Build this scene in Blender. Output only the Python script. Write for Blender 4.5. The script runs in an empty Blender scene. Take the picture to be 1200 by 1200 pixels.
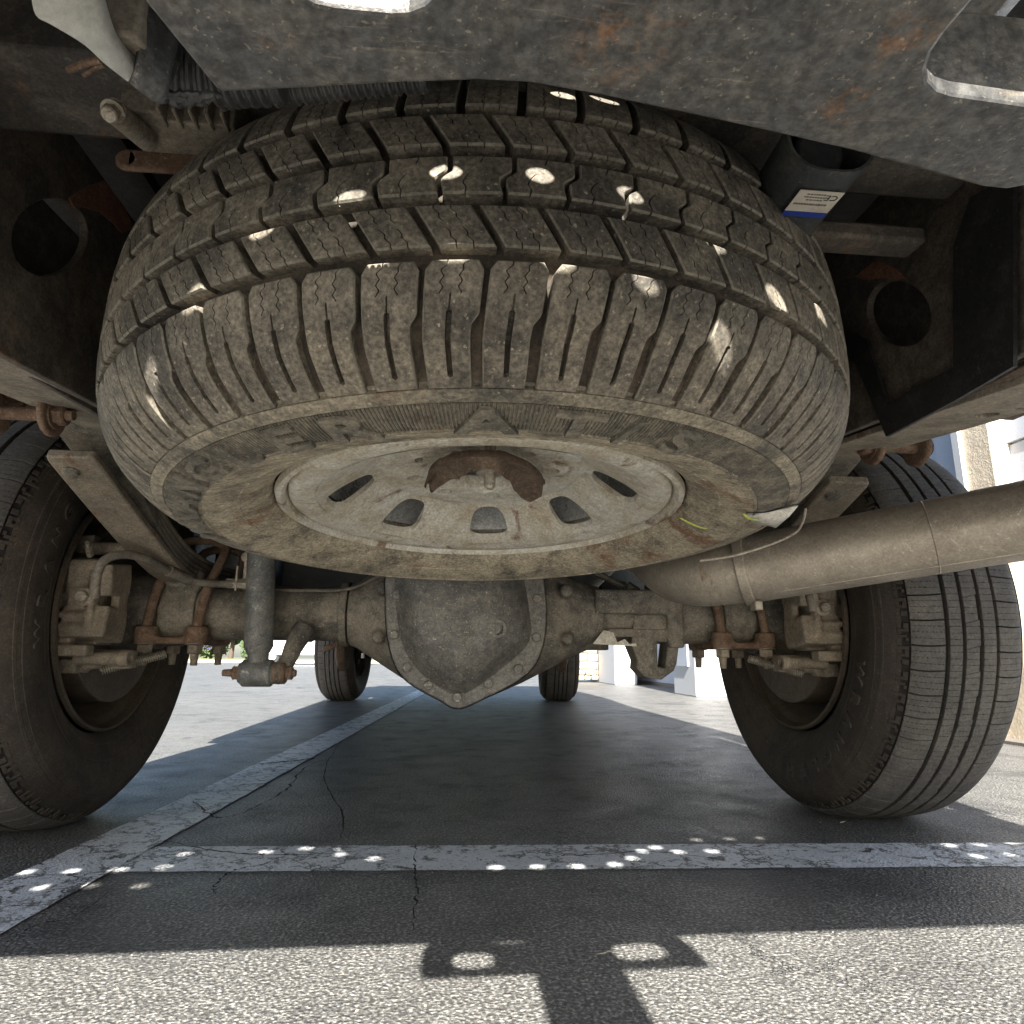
import bpy, bmesh, math, random
from mathutils import Vector, Matrix
from mathutils.geometry import tessellate_polygon
random.seed(7)
R_ = math.radians
SC = bpy.context.scene
COL = SC.collection
# ------------------------------------------------------------------ camera, sky, sun, exposure
F, PITCH, YAW, ROLL, CX, CH = 777.6, R_(12.445), R_(5.369), R_(.399), -.0422, .3066
_fw = Vector((math.sin(YAW)*math.cos(PITCH), math.cos(YAW)*math.cos(PITCH), math.sin(PITCH)))
_rt = Vector((math.cos(YAW), -math.sin(YAW), 0)); _up = _rt.cross(_fw)
_r2 = _rt*math.cos(ROLL)+_up*math.sin(ROLL); _u2 = -_rt*math.sin(ROLL)+_up*math.cos(ROLL)
cd = bpy.data.cameras.new('camera'); cam = bpy.data.objects.new('camera', cd); COL.objects.link(cam)
cam.matrix_world = Matrix.Translation((CX, 0, CH)) @ Matrix((_r2, _u2, -_fw)).transposed().to_4x4()
cd.sensor_width = 36; cd.lens = 36*F/1200; cd.clip_start = .01; cd.clip_end = 2000
SC.camera = cam
def at(u, v, X=None, Y=None, z=None):
    """photo pixel -> point of the place on a plane of constant X, Y or z"""
    d = _fw+_r2*((u-600)/F)-_u2*((v-600)/F); o = Vector((CX, 0, CH))
    t = (z-o.z)/d.z if z is not None else (Y/d.y if Y is not None else (X-o.x)/d.x)
    return o+d*t
SUN = Vector((.13, 1.40, -1.0))
W = bpy.data.worlds.new('World'); SC.world = W; W.use_nodes = True
nt = W.node_tree; nt.nodes.clear()
sky = nt.nodes.new('ShaderNodeTexSky'); sky.sky_type = 'NISHITA'; sky.sun_disc = False
sky.sun_elevation = math.asin(1/SUN.length); sky.sun_rotation = math.pi+math.atan2(.13, 1.40)
sky.air_density = 1.0; sky.dust_density = 1.5
bg = nt.nodes.new('ShaderNodeBackground'); bg.inputs[1].default_value = .055
wo = nt.nodes.new('ShaderNodeOutputWorld')
nt.links.new(sky.outputs[0], bg.inputs[0]); nt.links.new(bg.outputs[0], wo.inputs[0])
ld = bpy.data.lights.new('sun', 'SUN'); ld.energy = 5.0; ld.angle = R_(.53); ld.color = (1, .965, .90)
sun = bpy.data.objects.new('sun', ld); COL.objects.link(sun)
sun.rotation_euler = SUN.to_track_quat('-Z', 'Y').to_euler(); sun.location = (0, -3, 5)
SC.view_settings.view_transform = 'Standard'; SC.view_settings.look = 'None'
SC.view_settings.gamma = 1; SC.view_settings.use_curve_mapping = False
SC.view_settings.exposure = 2.17
SC.cycles.max_bounces = 8; SC.cycles.diffuse_bounces = 5
# ------------------------------------------------------------------ materials
def mat(name, base, dust=None, amt=.5, ns=9, rough=.75, metal=0, bump=.35, bs=90, speck=0, rust=0, rs=7, var=.25,
        scratch=0, spec=.4, bd=.004, streak=None, ss=260, rloc=None):
    m = bpy.data.materials.new(name); m.use_nodes = True; t = m.node_tree; N = t.nodes; L = t.links
    b = N['Principled BSDF']; g = N.new('ShaderNodeNewGeometry')
    def noise(sc, det=6, r=.6, vec=None, dist=0):
        n = N.new('ShaderNodeTexNoise'); n.inputs['Scale'].default_value = sc; n.inputs['Detail'].default_value = det
        n.inputs['Roughness'].default_value = r; n.inputs['Distortion'].default_value = dist
        L.new(vec or g.outputs['Position'], n.inputs['Vector']); return n.outputs['Fac']
    def ramp(f, lo, hi):
        r = N.new('ShaderNodeMapRange'); r.inputs[1].default_value = lo; r.inputs[2].default_value = hi; L.new(f, r.inputs[0]); return r.outputs[0]
    def mix(f, a, c):
        x = N.new('ShaderNodeMix'); x.data_type = 'RGBA'
        if isinstance(f, (int, float)): x.inputs[0].default_value = f
        else: L.new(f, x.inputs[0])
        for i, q in ((6, a), (7, c)):
            if isinstance(q, tuple): x.inputs[i].default_value = (*q, 1)
            else: L.new(q, x.inputs[i])
        return x.outputs[2]
    def mul(a, c):
        x = N.new('ShaderNodeMath'); x.operation = 'MULTIPLY'
        for i, q in ((0, a), (1, c)):
            if isinstance(q, (int, float)): x.inputs[i].default_value = q
            else: L.new(q, x.inputs[i])
        return x.outputs[0]
    col = base; rg = rough
    if dust:
        w = .17; c = 1-amt
        col = mix(ramp(noise(ns, 12, .80, dist=.25), .5+(c-.5)*.5-w*.5, .5+(c-.5)*.5+w*.5), base, dust)
    if scratch:
        mp = N.new('ShaderNodeMapping'); mp.inputs['Rotation'].default_value = (.3, .5, .8); mp.inputs['Scale'].default_value = (1, 9, 3)
        L.new(g.outputs['Position'], mp.inputs[0])
        col = mix(mul(ramp(noise(38, 5, .7, mp.outputs[0], 1.2), .60, .68), scratch), col if not isinstance(col, tuple) else col, streak or tuple(min(1, x*2.4+.03) for x in (dust or base)))
    if rust:
        f = ramp(noise(rs, 7, .7, dist=.8), .62-rust*.25, .68-rust*.2)
        rc = mix(noise(60, 4), (.09, .045, .026), (.24, .13, .068))
        col = mix(mul(f, .85), col, rc)
    if rloc:
        for (px_, py_, pz_, rad) in rloc:
            dn = N.new('ShaderNodeVectorMath'); dn.operation = 'DISTANCE'; L.new(g.outputs['Position'], dn.inputs[0]); dn.inputs[1].default_value = (px_, py_, pz_)
            fall = ramp(dn.outputs['Value'], rad, rad*.25)
            col = mix(mul(mul(fall, ramp(noise(95, 8, .75), .50, .60)), .8), col, (.25, .135, .07))
    if speck:
        col = mix(mul(ramp(noise(ss, 3, .5), .655, .70), speck), col, (.42, .36, .27))
    v = noise(110, 6, .8); bc = N.new('ShaderNodeHueSaturation')
    mr = N.new('ShaderNodeMapRange'); mr.inputs[3].default_value = 1-var; mr.inputs[4].default_value = 1+var
    mr.inputs[1].default_value = .3; mr.inputs[2].default_value = .7
    L.new(v, mr.inputs[0]); v2 = ramp(noise(330, 3, .6), .35, .65); mr2 = N.new('ShaderNodeMapRange'); mr2.inputs[3].default_value = 1-var*.9; mr2.inputs[4].default_value = 1+var*.9
    L.new(v2, mr2.inputs[0]); L.new(mul(mr.outputs[0], mr2.outputs[0]), bc.inputs['Value'])
    if isinstance(col, tuple): bc.inputs['Color'].default_value = (*col, 1)
    else: L.new(col, bc.inputs['Color'])
    L.new(bc.outputs[0], b.inputs['Base Color'])
    r = N.new('ShaderNodeMapRange'); r.inputs[3].default_value = max(.05, rough-.13); r.inputs[4].default_value = min(1, rough+.13)
    L.new(noise(25), r.inputs[0]); L.new(r.outputs[0], b.inputs['Roughness'])
    b.inputs['Metallic'].default_value = metal; b.inputs['Specular IOR Level'].default_value = spec
    if bump:
        bn = N.new('ShaderNodeBump'); bn.inputs['Strength'].default_value = bump; bn.inputs['Distance'].default_value = bd
        ad = N.new('ShaderNodeMath'); ad.operation = 'ADD'; L.new(noise(bs, 6, .7), ad.inputs[0]); L.new(mul(noise(bs*5, 3, .6), .35), ad.inputs[1])
        L.new(ad.outputs[0], bn.inputs['Height']); L.new(bn.outputs[0], b.inputs['Normal'])
    return m
M = {}
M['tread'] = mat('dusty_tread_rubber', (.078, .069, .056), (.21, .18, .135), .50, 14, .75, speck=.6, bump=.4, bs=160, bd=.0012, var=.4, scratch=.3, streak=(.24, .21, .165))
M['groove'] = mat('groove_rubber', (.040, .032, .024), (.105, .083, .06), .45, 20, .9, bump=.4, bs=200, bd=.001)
M['line'] = mat('pale_mould_line', (.3, .27, .22), (.12, .1, .08), .35, 60, .8, bump=0)
M['sidewall'] = mat('muddy_sidewall', (.34, .29, .205), (.105, .092, .07), .42, 15, .9, speck=.6, scratch=.85, streak=(.50, .43, .31), rust=.12, rs=5, bump=.55, bs=130, bd=.0018, var=.35)
M['shoulder'] = mat('dusty_outer_sidewall', (.085, .077, .062), (.26, .225, .165), .55, 17, .85, speck=.6, scratch=.5, streak=(.32, .27, .2), rust=.17, rs=4.2, bump=.5, bs=150, bd=.0015, var=.35)
M['edge'] = mat('block_edge_highlight', (.20, .18, .14), (.12, .105, .085), .4, 60, .85, bump=.2)  # paler chamfer faces, edge highlight put into the colour
M['hletter'] = mat('dusty_raised_rubber', (.075, .061, .049), (.05, .041, .033), .5, 30, .85, bump=.2)
M['letter'] = mat('raised_letter_rubber', (.085, .077, .064), (.20, .175, .13), .45, 45, .8, speck=.4, bump=.3, bs=200, bd=.0008)
M['hub'] = mat('muddy_steel_wheel', (.57, .545, .47), (.40, .34, .245), .48, 17, .55, .1, speck=.4, scratch=.8, streak=(.62, .58, .47), rust=.12, rs=11, bump=.9, bs=60, bd=.003, var=.22)
M['barrel'] = mat('bare_grey_steel', (.6, .6, .58), (.45, .44, .42), .4, 8, .3, .7, bump=.1, speck=.15)
M['rust'] = mat('rusty_steel', (.11, .065, .042), (.20, .135, .09), .5, 22, .9, speck=.35, bump=.6, bs=110, bd=.002)
M['rustpatch'] = mat('orange_primer_rust', (.34, .15, .09), (.22, .11, .07), .5, 30, .9, bump=.5)
M['darkrust'] = mat('dark_rusty_steel', (.075, .050, .034), (.15, .105, .07), .5, 26, .9, speck=.4, bump=.6, bs=110, bd=.002)
M['htread'] = mat('worn_tread_rubber', (.080, .074, .067), (.125, .114, .098), .4, 7, .8, bump=.25, bs=180, bd=.001, spec=.3)
M['hside'] = mat('brown_dusty_sidewall', (.034, .027, .021), (.065, .051, .038), .5, 6, .82, bump=.25, bs=90, bd=.001, scratch=.12, speck=.12)
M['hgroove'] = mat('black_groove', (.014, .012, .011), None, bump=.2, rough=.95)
M['axle'] = mat('dusty_axle_casting', (.080, .073, .062), (.22, .19, .145), .5, 12, .75, .1, speck=.7, rust=.05, rs=9, bump=.55, bs=75, bd=.002)
M['cover'] = mat('dusty_black_cover', (.085, .080, .073), (.16, .148, .125), .5, 42, .5, .1, speck=.9, scratch=.8, streak=(.32, .28, .22), bump=.45, bs=85, bd=.0018)
M['spring'] = mat('dusty_spring_steel', (.16, .135, .10), (.26, .215, .155), .5, 12, .75, .1, speck=.5, rust=.1, rs=20, scratch=.25, bump=.45, bs=110, bd=.0015)
M['caliper'] = mat('dirty_cast_iron', (.17, .14, .105), (.30, .25, .185), .5, 16, .75, .15, speck=.4, bump=.5, bs=100, bd=.002)
M['frame'] = mat('black_frame_paint', (.06, .054, .048), (.15, .125, .10), .4, 12, .7, speck=.15, rust=.03, rs=5, bump=.35, bs=60, bd=.002, scratch=.2, streak=(.11, .09, .07))
M['framerust'] = mat('frame_paint_with_rust', (.065, .056, .047), (.16, .13, .10), .45, 14, .75, speck=.12, rust=.12, rs=6, bump=.5, bs=60, bd=.002)
M['rail'] = mat('dusty_rail_flange', (.16, .14, .11), (.29, .25, .19), .5, 14, .7, speck=.5, rust=.06, rs=18, scratch=.35, bump=.4, bs=90, bd=.0015)
M['hitch'] = mat('worn_black_hitch', (.082, .081, .078), (.135, .125, .108), .42, 45, .38, .25, speck=.4, rust=.0, rs=13, var=.35, scratch=.6, streak=(.22, .19, .15), bump=.35, bs=60, bd=.002, ss=520, rloc=[(*at(735, 38, z=.466), .018), (*at(325, 40, z=.466), .006), (*at(1080, 35, z=.466), .007), (*at(1000, 110, z=.466), .014), (*at(1045, 40, z=.466), .008)])
M['hole_edge'] = mat('sunlit_edge_paint', (.55, .52, .45), None, rough=.5, metal=.3, bump=.1)  # bright colour stands in for sun catching the hole edges
M['exh'] = mat('dull_exhaust_steel', (.26, .225, .18), (.37, .325, .26), .5, 5, .5, .4, speck=.15, rust=.04, rs=5, scratch=.4, var=.14, bump=.25, bs=80, bd=.001)
M['shock'] = mat('dusty_grey_shock', (.10, .10, .096), (.19, .18, .155), .45, 20, .55, speck=.3, scratch=.6, bump=.3, bs=110, bd=.001)
M['plastic'] = mat('black_plastic', (.022, .022, .023), (.06, .056, .05), .3, 16, .45, speck=.1, bump=.15)
M['module'] = mat('grey_black_plastic', (.035, .038, .04), (.07, .068, .06), .4, 12, .5, speck=.15, bump=.15)
M['tan'] = mat('dusty_tan_plastic', (.15, .13, .10), (.22, .185, .14), .5, 25, .8, speck=.3, bump=.3)
M['pale'] = mat('pale_grey_bumper_lip', (.46, .45, .40), (.30, .28, .24), .25, 10, .42, .1, speck=.2, bump=.15, var=.1)
M['hose'] = mat('dusty_rubber_hose', (.10, .088, .072), (.2, .17, .13), .5, 30, .8, bump=.3)
M['zinc'] = mat('dirty_zinc', (.42, .38, .31), (.26, .22, .165), .5, 30, .55, .5, rust=.1, rs=25, bump=.25)
M['under'] = mat('dark_underbody', (.018, .016, .015), (.035, .03, .026), .5, 5, .85, bump=.3, bs=20, bd=.004)
M['paint_body'] = mat('black_body_paint', (.02, .02, .022), None, rough=.25, bump=0, var=.05, spec=.6)
M['glass'] = mat('dark_window_glass', (.01, .012, .014), None, rough=.06, bump=0, var=0, spec=.7)
M['sticker'] = mat('cream_label', (.5, .46, .38), (.4, .35, .28), .3, 40, .6, bump=0, var=.06)
M['blue'] = mat('blue_print', (.015, .04, .25), None, rough=.5, bump=0, var=.1)
M['ink'] = mat('black_print', (.02, .02, .02), None, rough=.6, bump=0)
M['ink_grey'] = mat('faded_print', (.16, .14, .12), None, rough=.6, bump=0)
M['white'] = mat('white_paint', (.5, .51, .53), None, rough=.6, bump=.05, var=.04)
M['siding'] = mat('pale_blue_siding', (.46, .50, .57), None, rough=.7, bump=.1, var=.05)
M['stucco'] = mat('beige_stucco', (.62, .53, .40), (.5, .42, .31), .4, 5, .9, bump=1.0, bs=28, bd=.012, var=.1)
M['stone_y'] = mat('cream_stone', (.52, .42, .26), (.38, .3, .19), .4, 4, .9, bump=.8, bs=14, bd=.02)
M['stone_g'] = mat('grey_shade_stone_and_grit', (.34, .30, .25), (.24, .21, .18), .5, 4, .9, bump=.8, bs=14, bd=.02)  # greyer twin of the cream stone, shade put into side faces; also grit
M['mortar'] = mat('stone_mortar', (.25, .22, .18), None, rough=.95, bump=.3)
M['kerb'] = mat('concrete_kerb', (.42, .40, .34), (.5, .46, .36), .4, 2, .9, bump=.2)
M['grass'] = mat('kerb_grass', (.13, .14, .035), (.25, .22, .08), .5, 3, .9, bump=.5, bs=10, bd=.05)
M['leafy'] = mat('hedge_leaves', (.05, .085, .03), (.08, .12, .04), .5, 3, .8, bump=0)
M['flower'] = mat('violet_flowers', (.16, .1, .3), None, rough=.8, bump=0)
M['bark'] = mat('bark', (.09, .065, .045), None, rough=.9)
M['silver'] = mat('silver_car_paint', (.5, .52, .54), None, rough=.3, metal=.3, bump=0, var=.03)
M['green'] = mat('fresh_green_blade', (.35, .42, .05), (.45, .5, .1), .5, 30, .5, bump=0)
M['petal'] = mat('dry_white_petal', (.6, .57, .5), (.45, .41, .35), .4, 60, .7, bump=.2)
M['straw'] = mat('straw', (.4, .35, .25), None, rough=.8, bump=0)
M['crack'] = mat('crack_filler', (.012, .012, .013), None, rough=.95, bump=.3)

def asphalt_mat(name, paint=False):
    m = bpy.data.materials.new(name); m.use_nodes = True; t = m.node_tree; N = t.nodes; L = t.links
    b = N['Principled BSDF']; g = N.new('ShaderNodeNewGeometry')
    def n_(sc, det=4, r=.6, dist=0, typ='ShaderNodeTexNoise'):
        n = N.new(typ); n.inputs['Scale'].default_value = sc
        if typ == 'ShaderNodeTexNoise':
            n.inputs['Detail'].default_value = det; n.inputs['Roughness'].default_value = r; n.inputs['Distortion'].default_value = dist
        L.new(g.outputs['Position'], n.inputs['Vector']); return n
    def rg(f, a, c, d=0., e=1.):
        r = N.new('ShaderNodeMapRange'); r.inputs[1].default_value = a; r.inputs[2].default_value = c
        r.inputs[3].default_value = d; r.inputs[4].default_value = e; L.new(f, r.inputs[0]); return r.outputs[0]
    def op(o, a, c):
        x = N.new('ShaderNodeMath'); x.operation = o
        for i, q in ((0, a), (1, c)):
            if isinstance(q, (int, float)): x.inputs[i].default_value = q
            else: L.new(q, x.inputs[i])
        return x.outputs[0]
    def mix(f, a, c):
        x = N.new('ShaderNodeMix'); x.data_type = 'RGBA'; L.new(f, x.inputs[0])
        for i, q in ((6, a), (7, c)):
            if isinstance(q, tuple): x.inputs[i].default_value = (*q, 1)
            else: L.new(q, x.inputs[i])
        return x.outputs[2]
    grain = n_(250, 3, .55).outputs[0]; fine = n_(620, 2, .5).outputs[0]; big = n_(1.3, 5, .6).outputs[0]; mid = n_(9, 5, .65).outputs[0]
    col = mix(rg(big, .35, .68), (.070, .069, .068), (.110, .106, .098))
    col = mix(rg(grain, .48, .62), col, (.29, .28, .255))
    st = N.new('ShaderNodeTexVoronoi'); st.inputs['Scale'].default_value = 215; L.new(g.outputs['Position'], st.inputs['Vector'])
    sc = N.new('ShaderNodeSeparateColor'); L.new(st.outputs['Color'], sc.inputs[0])
    dome = rg(st.outputs['Distance'], .10, .75, 1., .15)
    shade = rg(sc.outputs[0], 0., 1., .65, 1.35)
    hsv = N.new('ShaderNodeHueSaturation'); L.new(col, hsv.inputs['Color']); L.new(op('ADD', op('MULTIPLY', shade, .62), op('MULTIPLY', dome, .72)), hsv.inputs['Value']); col = hsv.outputs[0]
    col = mix(op('MULTIPLY', rg(fine, .63, .68), .6), col, (.30, .28, .24))
    col = mix(op('MULTIPLY', rg(mid, .56, .70), .5), col, (.035, .035, .037))
    col = mix(op('MULTIPLY', rg(n_(3.1, 4, .6, .6).outputs[0], .54, .66), .55), col, (.040, .039, .040))
    vor = N.new('ShaderNodeTexVoronoi'); vor.feature = 'DISTANCE_TO_EDGE'; vor.inputs['Scale'].default_value = 1.5
    wob = N.new('ShaderNodeVectorMath'); wob.operation = 'SCALE'; wob.inputs[3].default_value = .55
    wn = n_(7, 6, .7); L.new(wn.outputs[1], wob.inputs[0])
    ad = N.new('ShaderNodeVectorMath'); L.new(g.outputs['Position'], ad.inputs[0]); L.new(wob.outputs[0], ad.inputs[1]); L.new(ad.outputs[0], vor.inputs['Vector'])
    crack = op('MULTIPLY', rg(vor.outputs['Distance'], .0, .010, 1., 0.), rg(n_(1.1, 3).outputs[0], .50, .56))
    rough = rg(mid, .3, .7, .40, .58)
    if paint:
        wear = rg(n_(26, 9, .78, .5).outputs[0], .42, .44)
        chip = rg(n_(130, 4, .7).outputs[0], .37, .42)
        wv = N.new('ShaderNodeTexVoronoi'); wv.feature = 'DISTANCE_TO_EDGE'; wv.inputs['Scale'].default_value = 13
        w2 = N.new('ShaderNodeVectorMath'); w2.operation = 'SCALE'; w2.inputs[3].default_value = .12
        L.new(n_(22, 5, .7).outputs[1], w2.inputs[0]); a2 = N.new('ShaderNodeVectorMath'); L.new(g.outputs['Position'], a2.inputs[0]); L.new(w2.outputs[0], a2.inputs[1]); L.new(a2.outputs[0], wv.inputs['Vector'])
        craz = op('MAXIMUM', rg(wv.outputs['Distance'], .02, .05), rg(n_(5, 3).outputs[0], .50, .44))
        f = op('MULTIPLY', op('MULTIPLY', wear, op('MAXIMUM', chip, .35)), craz)
        pc = mix(rg(n_(18, 6, .7).outputs[0], .3, .7), (.60, .62, .64), (.78, .80, .82))
        col = mix(f, col, pc)
    col = mix(crack, col, (.010, .010, .011))
    L.new(col, b.inputs['Base Color']); L.new(rough, b.inputs['Roughness']); b.inputs['Specular IOR Level'].default_value = .5
    h = op('ADD', op('ADD', op('ADD', op('MULTIPLY', grain, .6), op('MULTIPLY', dome, .5)), op('MULTIPLY', fine, .3)), op('MULTIPLY', mid, .8)); h = op('SUBTRACT', h, op('MULTIPLY', crack, 2.))
    bn = N.new('ShaderNodeBump'); bn.inputs['Strength'].default_value = .55 if paint else .9; bn.inputs['Distance'].default_value = .0034
    L.new(h, bn.inputs['Height']); L.new(bn.outputs[0], b.inputs['Normal'])
    return m
M['asphalt'] = asphalt_mat('asphalt'); M['lane'] = asphalt_mat('worn_white_line', True)
# ------------------------------------------------------------------ mesh helpers
def me_(name, V, Fc, smooth=True, mats=(), mi=None, ang=35):
    m = bpy.data.meshes.new(name); m.from_pydata([tuple(v) for v in V], [], Fc)
    for x in mats: m.materials.append(x)
    if mi: m.polygons.foreach_set('material_index', mi)
    m.validate()
    bm = bmesh.new(); bm.from_mesh(m); bmesh.ops.recalc_face_normals(bm, faces=bm.faces)
    if smooth:
        a = R_(ang)
        for f in bm.faces: f.smooth = True
        for e in bm.edges:
            if len(e.link_faces) == 2: e.smooth = e.calc_face_angle(0) < a
    bm.to_mesh(m); bm.free(); return m
def ob(name, mesh, parent=None, mtx=None):
    o = bpy.data.objects.new(name, mesh); COL.objects.link(o)
    if mtx is not None: o.matrix_local = mtx
    if parent: o.parent = parent
    return o
def obj(name, V, Fc, m, parent=None, smooth=True, mtx=None, ang=35):
    return ob(name, me_(name, V, Fc, smooth, (m,), ang=ang), parent, mtx)
def tag(o, label=None, cat=None, group=None, kind=None):
    for k, v in (('label', label), ('category', cat), ('group', group), ('kind', kind)):
        if v: o[k] = v
    return o
def empty(name, loc, label, cat, group=None):
    o = bpy.data.objects.new(name, None); COL.objects.link(o); o.location = loc; o.empty_display_size = .1
    return tag(o, label, cat, group)
class MB:
    """collects primitives in world space and links them as one object"""
    def __init__(s): s.V = []; s.F = []
    def add(s, V, Fc):
        n = len(s.V); s.V += [Vector(v) for v in V]; s.F += [tuple(i+n for i in f) for f in Fc]; return s
    def box(s, c, size, rot=None, taper=1.):
        x, y, z = (k/2 for k in size); R = rot or Matrix.Identity(3); c = Vector(c)
        P = [(-x, -y, -z), (x, -y, -z), (x, y, -z), (-x, y, -z), (-x*taper, -y*taper, z), (x*taper, -y*taper, z), (x*taper, y*taper, z), (-x*taper, y*taper, z)]
        return s.add([c+R @ Vector(p) for p in P], [(0, 3, 2, 1), (4, 5, 6, 7), (0, 1, 5, 4), (1, 2, 6, 5), (2, 3, 7, 6), (3, 0, 4, 7)])
    def cyl(s, p0, p1, r0, r1=None, n=20, cap=True, spin=0):
        p0 = Vector(p0); p1 = Vector(p1); r1 = r0 if r1 is None else r1
        q = (p1-p0).to_track_quat('Z', 'Y').to_matrix(); V = []
        for p, r in ((p0, r0), (p1, r1)):
            V += [p+q @ Vector((r*math.cos(2*math.pi*(i+spin)/n), r*math.sin(2*math.pi*(i+spin)/n), 0)) for i in range(n)]
        Fc = [(i, (i+1) % n, n+(i+1) % n, n+i) for i in range(n)]
        if cap: Fc += [tuple(range(n-1, -1, -1)), tuple(range(n, 2*n))]
        return s.add(V, Fc)
    def ring(s, p0, p1, ro, ri, n=24):
        p0 = Vector(p0); p1 = Vector(p1); q = (p1-p0).to_track_quat('Z', 'Y').to_matrix(); V = []
        for p, r in ((p0, ro), (p1, ro), (p1, ri), (p0, ri)):
            V += [p+q @ Vector((r*math.cos(2*math.pi*i/n), r*math.sin(2*math.pi*i/n), 0)) for i in range(n)]
        return s.add(V, [(k*n+i, k*n+(i+1) % n, ((k+1) % 4)*n+(i+1) % n, ((k+1) % 4)*n+i) for k in range(4) for i in range(n)])
    def sph(s, c, r, n=12, sc=(1, 1, 1)):
        c = Vector(c); V = [c+Vector((0, 0, -r*sc[2]))]
        for j in range(1, n//2):
            a = math.pi*j/(n//2)-math.pi/2
            V += [c+Vector((r*math.cos(a)*math.cos(2*math.pi*i/n)*sc[0], r*math.cos(a)*math.sin(2*math.pi*i/n)*sc[1], r*math.sin(a)*sc[2])) for i in range(n)]
        V.append(c+Vector((0, 0, r*sc[2]))); k = n//2-1
        Fc = [(0, 1+(i+1) % n, 1+i) for i in range(n)]
        for j in range(k-1): Fc += [(1+j*n+i, 1+j*n+(i+1) % n, 1+(j+1)*n+(i+1) % n, 1+(j+1)*n+i) for i in range(n)]
        Fc += [(1+(k-1)*n+i, 1+(k-1)*n+(i+1) % n, len(V)-1) for i in range(n)]
        return s.add(V, Fc)
    def bolt(s, p, d, r=.011, h=.009, washer=True, stud=0):
        p = Vector(p); d = Vector(d).normalized()
        if washer: s.cyl(p, p+d*.002, r*1.35, n=20); p = p+d*.002
        s.cyl(p, p+d*h*.85, r, n=6, cap=True); s.cyl(p+d*h*.85, p+d*h, r*.98, r*.8, n=12)
        if stud: s.cyl(p+d*h, p+d*(h+stud), r*.55, r*.45, n=12)
        return s
    def build(s, name, m, parent=None, bev=0, smooth=True, ang=35, seg=2):
        o = obj(name, s.V, s.F, m, parent, smooth, ang=ang)
        if parent: o.matrix_parent_inverse = PINV.get(parent.name, Matrix.Identity(4))
        if bev:
            b = o.modifiers.new('bevel', 'BEVEL'); b.width = bev; b.segments = seg; b.limit_method = 'ANGLE'; b.angle_limit = R_(30)
        return o
PINV = {}
def set_origin(o, loc=None):
    """parents whose children come in world coordinates"""
    PINV[o.name] = Matrix.Translation(-Vector(o.location)); return o
def cast(name, mb, m, parent, vox=.004, sm=4):
    o = mb.build(name, m, parent, smooth=False)
    r = o.modifiers.new('remesh', 'REMESH'); r.mode = 'VOXEL'; r.voxel_size = vox; r.use_smooth_shade = True
    s = o.modifiers.new('smooth', 'SMOOTH'); s.iterations = sm; s.factor = .5
    return o
def spline(P, k=6):
    P = [Vector(p) for p in P]; out = []
    for i in range(len(P)-1):
        a = P[max(i-1, 0)]; b = P[i]; c = P[i+1]; d = P[min(i+2, len(P)-1)]
        for j in range(k):
            t = j/k; out.append(.5*((2*b)+(c-a)*t+(2*a-5*b+4*c-d)*t*t+(3*b-a-3*c+d)*t**3))
    out.append(P[-1]); return out
def tube(mb, P, r, n=14, k=6, cap=True, prof=None):
    P = spline(P, k) if k > 1 else [Vector(p) for p in P]
    T = [(P[min(i+1, len(P)-1)]-P[max(i-1, 0)]).normalized() for i in range(len(P))]
    N = T[0].orthogonal().normalized(); V = []
    for i, p in enumerate(P):
        N = (N-T[i]*N.dot(T[i])).normalized(); B = T[i].cross(N)
        t = i/(len(P)-1); rr = r(t) if callable(r) else r
        for j in range(n):
            a = 2*math.pi*j/n; V.append(p+(N*math.cos(a)+B*math.sin(a))*rr)
    Fc = [(i*n+j, i*n+(j+1) % n, (i+1)*n+(j+1) % n, (i+1)*n+j) for i in range(len(P)-1) for j in range(n)]
    if cap: Fc += [tuple(range(n-1, -1, -1)), tuple(range((len(P)-1)*n, len(P)*n))]
    return mb.add(V, Fc)
def lathe(prof, n=96, axis='z'):
    V = []; 
    for (r, z) in prof:
        V += [Vector((r*math.cos(2*math.pi*i/n), r*math.sin(2*math.pi*i/n), z)) for i in range(n)]
    Fc = [(k*n+i, k*n+(i+1) % n, (k+1)*n+(i+1) % n, (k+1)*n+i) for k in range(len(prof)-1) for i in range(n)]
    return V, Fc
def plate(name, loops, th, mtx, m, parent=None, bev=0, cyclic=True):
    """flat sheet from outline + hole loops (2D), thickness th, rounded edges"""
    cu = bpy.data.curves.new(name, 'CURVE'); cu.dimensions = '2D'; cu.fill_mode = 'BOTH'; cu.extrude = th/2; cu.bevel_depth = bev; cu.bevel_resolution = 1
    if bev: cu.offset = -bev
    for lp in loops:
        s = cu.splines.new('POLY'); s.points.add(len(lp)-1); s.use_cyclic_u = True
        for i, p in enumerate(lp): s.points[i].co = (p[0], p[1], 0, 1)
    t = bpy.data.objects.new('tmp', cu); COL.objects.link(t)
    mesh = bpy.data.meshes.new_from_object(t.evaluated_get(bpy.context.evaluated_depsgraph_get()))
    bpy.data.objects.remove(t); bpy.data.curves.remove(cu)
    mesh.materials.clear(); mesh.materials.append(m); mesh.name = name
    bm = bmesh.new(); bm.from_mesh(mesh); bmesh.ops.remove_doubles(bm, verts=bm.verts, dist=1e-6)
    bmesh.ops.recalc_face_normals(bm, faces=bm.faces)
    for f in bm.faces: f.smooth = False
    bm.to_mesh(mesh); bm.free()
    o = ob(name, mesh, parent)
    o.matrix_local = mtx if parent is None else (PINV.get(parent.name, Matrix.Identity(4)) @ mtx)
    return o
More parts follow.
